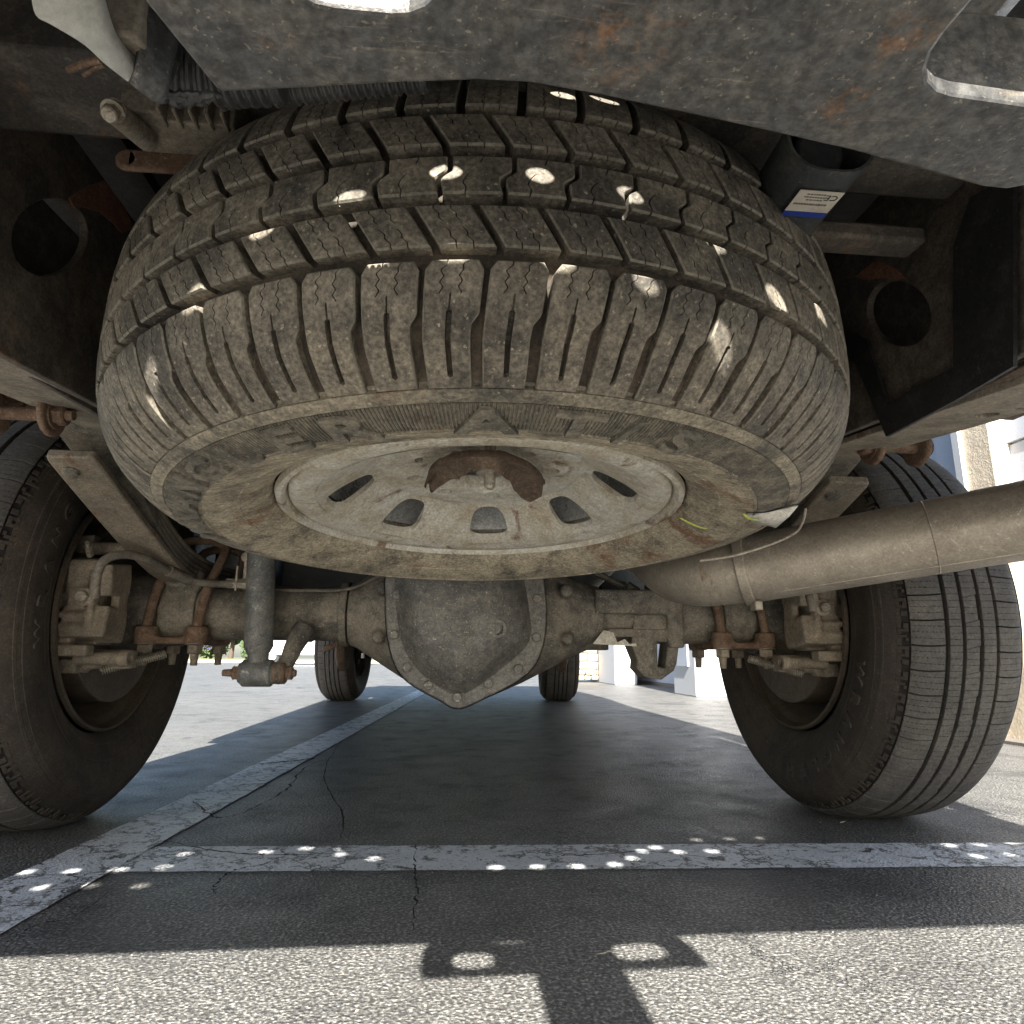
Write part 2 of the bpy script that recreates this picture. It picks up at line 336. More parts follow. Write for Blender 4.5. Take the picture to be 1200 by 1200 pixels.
def rrect(cx, cy, w, h, r, n=5, rot=0):
    out = []
    for qx, qy, a0 in ((1, 1, 0), (-1, 1, 90), (-1, -1, 180), (1, -1, 270)):
        for i in range(n+1):
            a = R_(a0+90*i/n); out.append((qx*(w/2-r)+r*math.cos(a), qy*(h/2-r)+r*math.sin(a)))
    c, s = math.cos(rot), math.sin(rot)
    return [(cx+x*c-y*s, cy+x*s+y*c) for x, y in out]
def circ(cx, cy, rx, ry=None, n=28):
    ry = ry or rx; return [(cx+rx*math.cos(2*math.pi*i/n), cy+ry*math.sin(2*math.pi*i/n)) for i in range(n)]
_fonts = {}
def text_mesh(ch, size, ext, off=0., m=None):
    cu = bpy.data.curves.new('text', 'FONT'); cu.body = ch; cu.size = size; cu.extrude = ext; cu.offset = off; cu.align_x = 'CENTER'; cu.resolution_u = 3
    t = bpy.data.objects.new('tmp', cu); COL.objects.link(t)
    mesh = bpy.data.meshes.new_from_object(t.evaluated_get(bpy.context.evaluated_depsgraph_get()))
    bpy.data.objects.remove(t); bpy.data.curves.remove(cu); mesh.materials.clear(); mesh.materials.append(m); return mesh
# ------------------------------------------------------------------ tyres
class Profile:
    def __init__(s, pts):
        P = [Vector((p[0], p[1], 0)) for p in pts]; P = spline(P, 8); s.P = [(p.x, p.y) for p in P]; s.S = [0]
        for a, b in zip(s.P, s.P[1:]): s.S.append(s.S[-1]+math.hypot(b[0]-a[0], b[1]-a[1]))
    def at(s, q):
        sg = 1 if q >= 0 else -1; q = abs(q); q = min(q, s.S[-1]-1e-6)
        import bisect
        i = max(0, min(bisect.bisect(s.S, q)-1, len(s.P)-2)); t = (q-s.S[i])/(s.S[i+1]-s.S[i])
        (r0, z0), (r1, z1) = s.P[i], s.P[i+1]; L = math.hypot(r1-r0, z1-z0)
        return r0+(r1-r0)*t, -sg*(z0+(z1-z0)*t), (z1-z0)/L, sg*(r1-r0)/L    # s>0 is the -z side; outward normal (nr, nz)
    def s_of_r(s, r, z0=.09):
        for i, p in enumerate(s.P):
            if p[1] > z0 and p[0] <= r: return s.S[i]
        return s.S[-1]
def profile_point(pr, q, a, depth, R0=.40):
    r, z, nr, nz = pr.at(q); r -= nr*depth; z -= nz*depth; f = a/R0
    return Vector((r*math.sin(f), -r*math.cos(f), z))      # a=0 is the near side (phi=-90)
def zig(q, q0, amp, per=.006):
    t = ((q-q0)/per) % 1; return amp*(4*abs(t-.5)-1)
def block(pr, s0, s1, aL, aR, depth, sipes=(), ns=12, ch=.0012, line=None):
    """one tread block: s along the tyre profile, a along the circumference; sipes are (centre(s), halfwidth(s), depth)"""
    rows = [(s0, 1.), (s0, ch/depth(s0)*1.2), (s0+ch, 0.)]
    inner = [s0+ch+(s1-s0-2*ch)*i/ns for i in range(1, ns)]
    if line: inner = sorted(inner+[line[0], line[1]])
    rows += [(q, 0.) for q in inner]+[(s1-ch, 0.), (s1, ch/depth(s1)*1.2), (s1, 1.)]
    V = []; nc = None
    for q, df in rows:
        D = depth(q); l, r = aL(q), aR(q)
        cols = [(l, D), (l, max(ch, df*D)), (l+ch, df*D)]
        for (c, w, dp) in sipes:
            cc, ww = c(q), w(q); dd = df*D if ww <= 0 else max(df*D, dp(q)); ww = max(ww, 1e-5)
            cols += [(cc-ww, df*D), (cc-ww*.98, dd), (cc+ww*.98, dd), (cc+ww, df*D)]
        cols += [(r-ch, df*D), (r, max(ch, df*D)), (r, D)]
        nc = len(cols)
        V += [profile_point(pr, q, a, d) for a, d in cols]
    Fc = []; mi = []
    for i in range(len(rows)-1):
        ql = line and abs(rows[i][0]-line[0]) < 1e-9 and abs(rows[i+1][0]-line[1]) < 1e-9
        for j in range(nc-1):
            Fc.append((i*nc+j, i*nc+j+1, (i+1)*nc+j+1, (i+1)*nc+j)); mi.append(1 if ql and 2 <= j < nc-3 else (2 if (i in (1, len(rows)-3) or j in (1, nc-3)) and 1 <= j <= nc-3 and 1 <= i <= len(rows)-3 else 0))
    return V, Fc, mi
def seg_w(q, a, b, w):      # sipe active between a and b
    return w if a <= q <= b else 0.
NP = 60; PITCH_A = 2*math.pi*.40/NP
def rotz(a): return Matrix.Rotation(a, 4, 'Z')
SP = Profile([(.402, 0), (.4015, .03), (.399, .056), (.3945, .074), (.388, .089), (.378, .104), (.365, .117), (.353, .1262), (.343, .1315), (.333, .1355), (.319, .1395), (.305, .1415), (.292, .1400), (.275, .1350), (.255, .127), (.242, .119), (.235, .110), (.233, .100)])
S_END = SP.s_of_r(.3465)
def sdep(q):
    q = abs(q); return .0118 if q < .085 else max(.0042, .0118-(q-.085)/(S_END-.085)*.0076)
def carcass(pr, dep, s_end, extra, n=180):
    """tyre casing as a lathe; extra(s)-> raised amount"""
    qs = []; tot = pr.S[-1]; k = 90
    base = [tot*i/k for i in range(k+1)]
    for e in (s_end-.0002, s_end, s_end+.0001): base.append(e)
    for e in extra.get('edges', ()): base += [e-.0004, e+.0004]
    base = sorted(base)
    P = []
    for q in [-b for b in reversed(base)]+base[1:]:
        r, z, nr, nz = pr.at(q); d = dep(q) if abs(q) < s_end else 0
        d -= extra['f'](q)
        P.append((r-nr*d, z-nz*d))
    return lathe(P, n)
r_s = SP.s_of_r
ring_s = [r_s(.3435), r_s(.3395), r_s(.3345), r_s(.3035), r_s(.3005), r_s(.270), r_s(.267)]
def sp_extra(q):
    if q < 0: return 0
    e = 0
    if ring_s[0] < q < ring_s[1]: e += .0004
    if ring_s[2] < q < ring_s[3]: e -= .0012
    if ring_s[3] < q < ring_s[4]: e += .0009
    if ring_s[5] < q < ring_s[6]: e += .0008
    return e
spare = empty('spare_wheel', (-.0068, .773, .5908), 'muddy spare wheel with all-terrain tyre slung flat under the truck bed, wheel face down', 'spare wheel')
spm = Matrix(((.9999, .001, -.0145), (0, .9976, .0686), (.0145, -.0686, .9975)))
spare.matrix_world = Matrix.Translation((-.0068, .773, .5908)) @ spm.to_4x4()
V, Fc = carcass(SP, sdep, S_END, {'edges': ring_s, 'f': sp_extra}, 240)
tyre = ob('tyre', me_('tyre', V, Fc, True, (M['sidewall'], M['groove'], M['shoulder']), ang=28), spare)
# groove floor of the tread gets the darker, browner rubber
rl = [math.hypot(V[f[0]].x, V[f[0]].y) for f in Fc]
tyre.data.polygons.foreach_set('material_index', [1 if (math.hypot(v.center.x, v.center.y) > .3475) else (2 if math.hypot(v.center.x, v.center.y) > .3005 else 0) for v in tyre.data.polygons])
p = PITCH_A
def lin(a, b, q0, q1): return lambda q: a+(b-a)*max(0, min(1, (q-q0)/(q1-q0)))
def smooth01(t): t = max(0, min(1, t)); return t*t*(3-2*t)
def put_row(pr, parent, s0, s1, aL, w, sipes, phase, ns=12, name='tread_block', mt=None, line=None, dep=sdep, count=NP, ch=.0012):
    V, Fc, mi = block(pr, s0, s1, aL, (lambda q: aL(q)+w(q)), dep, sipes, ns, ch, line)
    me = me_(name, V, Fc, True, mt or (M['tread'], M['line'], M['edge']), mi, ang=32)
    for i in range(count):
        ob(name, me, parent, rotz((i*p+phase)/.40))
# rows from the top shoulder down to the lower shoulder
def sl(frac, a0, dx): return lambda q: a0  # placeholder
for (s0, s1, dx, ph) in ((-.0460, -.0185, .0145, .012), (.0285, .0580, .0165, .004)):      # two slanted rows
    aL = lin(-.0265, -.0265+dx, s0, s1); w = lambda q: .0362
    L_ = s1-s0; sip = []
    for off in (.0115, .0225):
        c = (lambda off, aL, s0: (lambda q: aL(q)+off+zig(q, s0, .0009, .0065)))(off, aL, s0)
        ww = (lambda s0, L_: (lambda q: .00045 if (q < s0+L_*.40 or q > s0+L_*.56) else 0.))(s0, L_)
        sip.append((c, ww, lambda q: .004))
    put_row(SP, tyre, s0, s1, aL, w, sip, ph, 26)
s0, s1 = -.0095, .0200
aL = lambda q: -.018-.0075*smooth01((q-.001)/.008)+.0012*smooth01((q-.012)/.008)
put_row(SP, tyre, s0, s1, aL, lambda q: p-.0034, [(lambda q: aL(q)+.019+zig(q, 0, .0008, .008)-.004*smooth01((q+.002)/.006), lambda q: .00045 if (q < -.004 or q > .004) else 0., lambda q: .004)], .02, 26)
# upper shoulder
s0, s1 = -.122, -.0545
aU = lin(-.0150, -.0205, s0, s1)
put_row(SP, tyre, s0, s1, aU, lambda q: .0355, [((lambda o: (lambda q: aU(q)+o+zig(q, 0, .0010, .0062)))(o), lambda q: .00045 if -.085 < q else 0., lambda q: .004) for o in (.012, .023)], .03, 40)
# lower shoulder lugs running down the sidewall
s0, s1 = .0665, S_END
aB = lambda q: -.0150-.0060*max(0, min(1, (q-.0665)/.05))+.004*max(0, 1-(q-.0665)/.006)*(q < .0725)
wB = lambda q: .0380-.0046*smooth01((q-.099)/.009)-.008*max(0, 1-(q-.0665)/.006)*(q < .0725)
def slitw(q):
    if q < .088 or q > S_END-.009: return 0.
    return .0007 if q < .098 else .0021
sip = [((lambda o: (lambda q: aB(q)+o+zig(q, 0, .0013, .0070)))(o), lambda q: .00045 if q < .088 else 0., lambda q: .004) for o in (.0115,)]
sip.append((lambda q: aB(q)+.0178, slitw, lambda q: .008 if q > .098 else .003))
sip += [((lambda o: (lambda q: aB(q)+o+zig(q, .003, .0013, .0070)))(o), lambda q: .00045 if q < .088 else 0., lambda q: .004) for o in (.0238,)]
put_row(SP, tyre, s0, s1, aB, wB, sip, .0, 64, line=(.0775, .0785))
# fine radial ribs of the lettered band, one joined part
def ribs(pr, q0, q1, n, h, a0=0, a1=2*math.pi, wd=.0011):
    V = []; Fc = []
    for i in range(n):
        a = (a0+(a1-a0)*i/n)*.40
        k = len(V)
        qq = [q0+(q1-q0)*j/2 for j in range(3)]
        for q in qq:
            for da, d in ((-wd, .0002), (-wd*.5, -h), (wd*.5, -h), (wd, .0002)):
                V.append(profile_point(pr, q, a+da, d+.0012))
        for j in range(2): Fc += [(k+j*4+m, k+j*4+m+1, k+j*4+4+m+1, k+j*4+4+m) for m in range(3)]
    return V, Fc
V, Fc = ribs(SP, ring_s[2]+.0006, ring_s[3]-.0006, 360, .0013, R_(-112), R_(78), .0014)
tag(obj('ribbed_band', V, Fc, M['letter'], tyre, ang=20), kind='stuff')
def letter(ch, pr, r, phi, size, parent, hgt=.0022, sx=1.25, mt=None, ext=.0016, off=.0009):
    me = text_mesh(ch, size, ext, off, mt or M['letter'])
    q = pr.s_of_r(r); rr, z, nr, nz = pr.at(q); a = R_(phi)
    er = Vector((math.cos(a), math.sin(a), 0)); et = Vector((-math.sin(a), math.cos(a), 0)); n = (er*nr+Vector((0, 0, nz))).normalized()
    up = (n.cross(et)).normalized()
    if up.dot(er) < 0: up = -up
    zed = et.cross(up)
    pos = er*rr+Vector((0, 0, z))+n*(hgt-ext)-up*size*.35
    mx = Matrix((et*sx, up, zed)).transposed().to_4x4(); mx.translation = pos
    return ob('raised_letter', me, parent, mx)
for ch, ph in zip('WRANGLERAT/S', (-182, -170, -160.5, -150.6, -140.7, -131.0, -120.8, -111.0, -92.5, -80.5, -73, -64)):
    letter(ch, SP, .3185, ph, .040, tyre, hgt=.0026, sx=1.55 if ch != '/' else 1., off=.0013)
# steel wheel: dished disc with eight windows, hub with eight stud holes, rim barrel
def zdisc(r):
    pts = [(.045, -.056), (.058, -.064), (.105, -.068), (.116, -.069), (.124, -.066), (.188, -.1075), (.200, -.1125), (.2195, -.1125)]
    for (r0, z0), (r1, z1) in zip(pts, pts[1:]):
        if r <= r1: return z0+(z1-z0)*max(0, (r-r0)/(r1-r0))
    return pts[-1][1]
def sector_ring(n, r0, r1, rc, shape, ph0, zf, K=40, lay=8, lip=.006, bulge=0., emb=0.):
    V = []; Fc = []; da = math.pi/n
    for s in range(n):
        a0 = ph0+2*da*s; base = len(V)
        for l in range(-1, lay+1):
            for k in range(K):
                t = 2*math.pi*k/K
                hx, hr = shape(t)            # hole outline (angle offset, radius)
                c, q = math.cos(t), math.sin(t)
                m = max(abs(c), abs(q)); ox = da*c/m; orr = (r0+r1)/2+(r1-r0)/2*q/m
                f = max(0, l)/lay
                aa = hx+(ox-hx)*f; rr = hr+(orr-hr)*f
                z = zf(rr)-bulge*math.exp(-(f*3)**2)*(l >= 0)+emb*math.cos(n*aa)*math.exp(-((rr-.155)/.026)**2)-emb*.6*math.exp(-((rr-.176)/.006)**2)*(.5-.5*math.cos(n*aa))
                if l == -1: z += lip
                V.append(Vector((rr*math.cos(a0+aa), rr*math.sin(a0+aa), z)))
        for l in range(lay+1):
            Fc += [(base+l*K+k, base+l*K+(k+1) % K, base+(l+1)*K+(k+1) % K, base+(l+1)*K+k) for k in range(K)]
    return V, Fc
def win(t):
    c, q = math.cos(t), math.sin(t); e = .62
    x = math.copysign(abs(c)**e, c); y = math.copysign(abs(q)**e, q)
    rr = .1575+.0255*y; wd = (.0250+.0060*y)
    return wd*x/rr, rr
def lug(t): return .0100*math.cos(t)/.0826, .0826+.0100*math.sin(t)
def build_disc(parent, name='wheel_disc', mt=None):
    V, Fc = sector_ring(8, .115, .190, .16, win, R_(84), zdisc, lip=.008, emb=.0035)
    mb = MB().add(V, Fc); V, Fc = sector_ring(8, .064, .115, .0826, lug, R_(-147), zdisc, lip=.006, bulge=.003); mb.add(V, Fc)
    V, Fc = lathe([(.058, -.050), (.058, -.064), (.0605, -.0675), (.064, zdisc(.064))], 96); mb.add(V, Fc)
    V, Fc = lathe([(.190, zdisc(.190)), (.200, -.1125), (.212, -.1128), (.2175, -.1105), (.2195, -.105), (.2195, -.085)], 128); mb.add(V, Fc)
    return mb.build(name, mt or M['hub'], parent, ang=50)
def build_rim(parent, flip=1, mt=None, name='rim_barrel'):
    pr = [(.2285, -.104), (.2315, -.110), (.2300, -.1145), (.2265, -.1155), (.2235, -.112), (.2215, -.104), (.2190, -.098), (.2120, -.094), (.2060, -.086), (.200, -.07), (.190, -.055), (.188, -.02), (.200, -.005), (.204, .06), (.212, .085), (.2195, .094), (.2225, .105), (.228, .112), (.231, .108)]
    V, Fc = lathe([(r, z*flip) for r, z in pr], 128)
    o = obj(name, V, Fc, mt or M['hub'], parent, ang=40)
    s = o.modifiers.new('solid', 'SOLIDIFY'); s.thickness = .003; s.offset = 0
    return o
wheel = build_rim(spare, 1, name='wheel_rim')
build_disc(wheel)
V, Fc = lathe([(.1865, -.088), (.1865, .02), (.17, .045), (.07, .05), (.001, .05)], 96); obj('inner_barrel', V, Fc, M['barrel'], wheel)
# clip-on balance weight on the rim lip and the valve stem
mb = MB(); a0 = R_(168)
tube(mb, [Vector((.2225*math.cos(a0+t), .2225*math.sin(a0+t), -.116)) for t in (0, .035, .07, .105, .14)], lambda t: .0045*(1-.5*abs(2*t-1)**3), n=10)
mb.build('balance_weight', M['hub'], wheel)
# ------------------------------------------------------------------ the pickup truck
truck = set_origin(empty('pickup_truck', (0, 3.0, 0), 'dusty black pickup truck seen from underneath behind its rear axle', 'pickup truck'))
T = truck
TW = .8159; AY, AZ = 1.4276, .395
# --- rear and front road tyres
HP = Profile([(.402, 0), (.4015, .03), (.399, .06), (.395, .082), (.388, .096), (.374, .112), (.357, .126), (.338, .135), (.32, .1365), (.30, .134), (.28, .128), (.262, .121), (.246, .114), (.237, .106), (.234, .098)])
H_END = HP.s_of_r(.374)
def hdep(q): return .0075 if abs(q) < .09 else max(.002, .0075-(abs(q)-.09)*.2)
h_r = [HP.s_of_r(x) for x in (.357, .354, .347, .3445, .285, .282, .256, .253)]
def h_extra(q):
    if q < 0: return 0
    return .0010 if (h_r[0] < q < h_r[1] or h_r[2] < q < h_r[3]) else (.0008 if (h_r[4] < q < h_r[5] or h_r[6] < q < h_r[7]) else 0)
V, Fc = carcass(HP, hdep, H_END, {'edges': h_r, 'f': h_extra}, 200)
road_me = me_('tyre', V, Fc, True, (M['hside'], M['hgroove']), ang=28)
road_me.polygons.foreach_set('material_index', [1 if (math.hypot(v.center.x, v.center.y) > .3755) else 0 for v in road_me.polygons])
def joined_ring(fn, n):
    mb = MB()
    for i in range(n):
        V, Fc = fn(i); Mx = rotz(i*p/.40); mb.add([Mx @ v for v in V], Fc)
    return mb
def dash(o, k, amp=.0003):   # rows of short sipes across a rib pitch
    return (lambda q: o+amp*math.sin(q*900), lambda q: .0007 if (int((q+.1)/.0035)+k) % 2 else 0., lambda q: .0028)
def rib_me(s0, s1, sh, name='tread_rib'):
    rr = random.Random(int(s0*1e4)+5)
    def fn(i):
        e = .0012*(1 if i % 2 else -1)
        aL = lambda q: -p/2+.0004+sh*(q-s0)/(s1-s0)
        V, Fc, mi = block(HP, s0+(e if sh else 0), s1, aL, lambda q: aL(q)+p-.00045, hdep, [dash(-.010, i), dash(.001, i+1), dash(.011, i)], 8, .0006)
        return V, Fc
    mb = joined_ring(fn, NP); return me_(name, mb.V, mb.F, True, (M['htread'],), ang=32)
rib_meshes = [rib_me(.0190, .0405, 0), rib_me(-.0115, .0125, .006), rib_me(-.0415, -.0185, 0)]
def shoulder_me(s0, s1, sgn):
    aL = lambda q: -p/2+.0012+.002*math.sin((abs(q)-.047)*45); w = lambda q: p-.0022
    V, Fc, mi = block(HP, s0, s1, aL, lambda q: aL(q)+w(q), hdep, [dash(-.010, 0), dash(0, 1), dash(.010, 0)], 16, .0008)
    return me_('tread_block', V, Fc, True, (M['htread'],), ang=32)
sh_in = shoulder_me(.0480, .1015, 1); sh_out = shoulder_me(-.1015, -.0475, -1)
def buttress_me():
    mb = MB()
    for i in range(NP):
        Mx = rotz(i*p/.40)
        for (a0, a1, q0, q1) in ((-.016, -.010, .104, .125), (-.010, .002, .104, .110), (-.003, .002, .110, .119), (.007, .016, .104, .114)) if i % 2 else ((-.014, -.004, .104, .112), (-.004, .001, .104, .121), (.006, .011, .107, .125), (.011, .017, .104, .109)):
            V, Fc, mi = block(HP, q0, min(q1, H_END+.02), lambda q: a0, lambda q: a1, lambda q: .0030, [], 3, .0006)
            mb.add([Mx @ v for v in V], Fc)
    return me_('buttress_pattern', mb.V, mb.F, True, (M['hside'],), ang=32)
but_me = buttress_me()
def road_wheel(name, x, y, steer, rear, detail):
    sx = 1 if x > 0 else -1
    B = Matrix(((0, 0, sx), (1, 0, 0), (0, 1, 0))) if sx > 0 else Matrix(((0, 0, -1), (0, 1, 0), (1, 0, 0)))
    if sx > 0: B = Matrix(((0, 0, 1), (1, 0, 0), (0, 1, 0)))
    mx = Matrix.Translation((x, y, AZ)) @ Matrix.Rotation(steer, 4, 'Z') @ B.to_4x4()
    t = ob('tyre', road_me, T, PINV[T.name] @ mx)
    for m in rib_meshes: ob('tread_rib', m, t)
    for i in range(NP):
        if detail or True:
            ob('tread_block', sh_in, t, rotz(i*p/.40)); ob('tread_block', sh_out, t, rotz((i*p+.01)/.40))
    tag(ob('buttress_pattern', but_me, t), kind='stuff')
    if detail:
        base = -160 if sx > 0 else -100
        for k, ch in enumerate('WRANGLER'): letter(ch, HP, .315, base+k*9.5, .034, t, mt=M['hletter'], hgt=.0022, sx=1.2, off=.0012)
        for k, ch in enumerate('GOODYEAR'): letter(ch, HP, .315, base+190+k*9.5, .034, t, mt=M['hletter'], hgt=.0022, sx=1.2, off=.0012)
    # wheel rim with spokes, seen from its inner side
    r = build_rim(T, 1, M['hside'] if not rear else M['darkrim'], 'wheel_rim'); r.matrix_local = PINV[T.name] @ mx
    V, Fc = lathe([(.203, .055), (.196, .062), (.188, .050)], 64); mb = MB().add(V, Fc)
    def w2(t):
        c, q = math.cos(t), math.sin(t); x_ = math.copysign(abs(c)**.6, c); y_ = math.copysign(abs(q)**.6, q); rr = .162+.018*y_
        return .017*x_/rr, rr
    V, Fc = sector_ring(8, .10, .190, .16, w2, .2, lambda q: .045+.05*math.exp(-((q-.1)/.05)**2)*.3, lip=.004); mb.add(V, Fc)
    V, Fc = lathe([(.10, .0605), (.075, .065), (.001, .065)], 48); mb.add(V, Fc)
    mb.build('wheel_disc', M['darkrim'], r, ang=50)
    return t
M['darkrim'] = mat('brown_dusty_rim', (.075, .058, .043), (.13, .10, .072), .5, 9, .55, .35, bump=.25)
for x in (-TW, TW): road_wheel('rear', x, AY, 0, True, True)
for x in (-.80, .80): road_wheel('front', x, 5.15, R_(-5), False, False)
# --- rear axle: tubes, differential housing, cover
def along_x(prof, n=64):
    V, Fc = lathe(prof, n); return [Vector((v.z, AY+v.x*(.58 if v.x < -.07 else 1) - (.029 if v.x < -.07 else 0), AZ+v.y)) for v in V], Fc
mb = MB()
V, Fc = along_x([(.001, -.246), (.066, -.2455), (.066, -.236), (.072, -.225), (.098, -.185), (.135, -.125), (.165, -.06), (.176, -.01), (.168, .045), (.138, .115), (.108, .175), (.086, .218), (.074, .245), (.068, .262), (.068, .275), (.001, .2755)]); mb.add(V, Fc)
mb.sph((-.02, AY+.03, AZ-.03), .13)
for sx, w in ((-1, .215), (1, .24)):
    mb.cyl((sx*w*.8, AY-.085, AZ+.045), (sx*w*.8, AY-.115, AZ+.045), .016, .013)
    mb.cyl((sx*w*.82, AY-.06, AZ-.045), (sx*w*.82, AY-.10, AZ-.05), .015, .012)
mb.cyl((.02, AY, AZ-.01), (.02, AY+.33, AZ+.03), .12, .055)
housing = cast('axle_housing', mb, M['axle'], T, .0055, 3)
mb = MB()
for s in (-1, 1):
    mb = MB(); mb.ring((s*.262 if s > 0 else -.247, AY, AZ), (s*.262+.016 if s > 0 else -.262, AY, AZ), .067, .05, n=48); mb.build('axle_collar', M['axle'], housing, bev=.002)
for s in (-1, 1):
    mb = MB(); mb.cyl((s*.25, AY, AZ), (s*.665, AY, AZ), .0555, n=48); mb.cyl((s*.62, AY, AZ), (s*.70, AY, AZ), .075, .082, n=48)
    mb.build('axle_tube', M['axle'], housing, bev=.002)
# cover: lobed outline, stepped flange and a domed, fluted middle
cov = [(455, 668), (452, 700), (453, 735), (459, 768), (471, 792), (492, 808), (515, 820), (528, 828), (537, 830), (549, 827), (570, 817), (603, 800), (626, 780), (637, 752), (640, 720), (638, 690), (632, 660), (600, 628), (545, 615), (490, 628)]
YF = 1.287
def cov_loop(k, Y, src=cov, c=(545, 722), sc=None):
    out = []
    for i, (u, v) in enumerate(src):
        q = at(c[0]+(u-c[0])*k, c[1]+(v-c[1])*k, Y=YF); out.append(Vector((q.x, Y, q.z)))
    return out
def loft(mb, loops, close=True):
    n = len(loops[0]); V = [v for l in loops for v in l]
    Fc = [(a*n+i, a*n+(i+1) % n, (a+1)*n+(i+1) % n, (a+1)*n+i) for a in range(len(loops)-1) for i in range(n)]
    if close: Fc.append(tuple(range((len(loops)-1)*n, len(loops)*n)))
    return mb.add(V, Fc)
def dens(l, k=4):
    out = []; n = len(l)
    for i in range(n):
        a, b, c, d = l[i-1], l[i], l[(i+1) % n], l[(i+2) % n]
        for j in range(k):
            t = j/k; out.append(.5*((2*b)+(c-a)*t+(2*a-5*b+4*c-d)*t*t+(3*b-a-3*c+d)*t**3))
    return out
mb = MB(); loft(mb, [dens(cov_loop(1.0, YF+.10)), dens(cov_loop(1.015, YF+.004))], False); mb.build('housing_neck', M['axle'], housing)
mb = MB(); loft(mb, [dens(cov_loop(1.0, YF+.003)), dens(cov_loop(1.0, YF-.004)), dens(cov_loop(.985, YF-.006)), dens(cov_loop(.60, YF-.0065)), dens(cov_loop(.01, YF-.0065))], False)
flange = mb.build('cover_flange', M['cover'], housing, ang=25)
dome = [(476, 668), (474, 700), (477, 730), (484, 757), (497, 776), (512, 789), (524, 797), (533, 801), (541, 801), (551, 797), (566, 787), (585, 772), (603, 757), (612, 740), (610, 715), (606, 690), (598, 660), (580, 640), (545, 632), (500, 645)]
mb = MB(); lp = []
for k, y in ((1.17, -.004), (1.13, -.0085), (1.07, -.018), (1.0, -.030), (.90, -.042), (.76, -.052), (.57, -.059), (.36, -.062), (.12, -.063), (.01, -.063)):
    l = dens(cov_loop(k, YF+y, dome, (545, 715)))
    for v in l:   # shallow vertical flutes
        v.y += .0028*min(1, (1.15-k)*3)*math.sin(v.x*95+1) if .2 < k < 1.12 else 0
    lp.append(l)
loft(mb, lp); mb.build('differential_cover', M['cover'], housing, ang=60)
for (u, v) in ((465, 697), (462, 744), (477, 782), (502, 803), (536, 817), (572, 801), (607, 784), (628, 747), (629, 702), (470, 655), (615, 655)):
    q = at(u, v, Y=YF-.006); MB().bolt(q, (0, -1, 0), .0092, .008).build('cover_bolt', M['cover'], housing, smooth=True)
q = at(583, 737, Y=YF-.055); mb = MB().ring(q+Vector((0, .03, 0)), q-Vector((0, .006, 0)), .018, .010, 28); mb.cyl(q+Vector((0, .03, 0)), q+Vector((0, .001, 0)), .0145)
mb.build('filler_plug', M['cover'], housing, bev=.0012)
# --- axle brackets, brake lines
mb = MB()
mb.box((.335, AY-.03, AZ+.028), (.15, .09, .05)); mb.box((.43, AY-.045, AZ-.015), (.035, .05, .10)); mb.box((.36, AY-.055, AZ-.035), (.15, .012, .018))
q = [(.377, .345), (.338, .26), (.35, .235), (.40, .228), (.425, .245), (.445, .262), (.43, .33), (.425, .35)]
cast('spring_bracket', mb, M['axle'], housing, .004, 3)
hb = plate('shock_bracket', [[(.345, .40), (.336, .335), (.348, .305), (.346, .288), (.362, .272), (.372, .268), (.398, .266), (.410, .274), (.425, .284), (.432, .300), (.440, .345), (.445, .40)], [(.392, .342), (.391, .292), (.406, .290), (.414, .342)]], .05,
           Matrix(((1, 0, 0, 0), (0, 0, 1, AY-.03), (0, 1, 0, 0), (0, 0, 0, 1))), M['axle'], T, .004)
plate('torn_paint_flake', [[at(u, v, Y=1.3).xz.to_tuple() for u, v in ((703, 752), (716, 735), (728, 738), (733, 750), (742, 746), (748, 752), (756, 751), (757, 755))]], .002,
      Matrix(((1, 0, 0, 0), (0, 0, 1, AY-.062), (0, 1, 0, -.003), (0, 0, 0, 1))), M['hub'], T)
mb = MB(); tube(mb, [at(480, 645, Y=1.36), at(448, 672, Y=1.36), at(410, 690, Y=1.37), at(360, 692, Y=1.375), at(320, 691, Y=1.375), at(293, 688, Y=1.37)], .0032, n=8); mb.build('brake_line', M['hose'], T)
mb = MB(); tube(mb, [at(625, 640, Y=1.36), at(638, 672, Y=1.36), at(655, 697, Y=1.365), at(700, 701, Y=1.37), at(765, 701, Y=1.37), at(815, 694, Y=1.36)], .0034, n=8)
mb.cyl(at(664, 700.5, Y=1.362), at(676, 701, Y=1.362), .005); mb.build('brake_line', M['hose'], T)
mb = MB(); tube(mb, [at(670, 655, Y=1.55), at(700, 672, Y=1.55), at(735, 690, Y=1.55)], .008, n=10); mb.cyl(at(735, 686, Y=1.54), at(747, 694, Y=1.54), .011); mb.build('vent_pipe', M['zinc'], T)
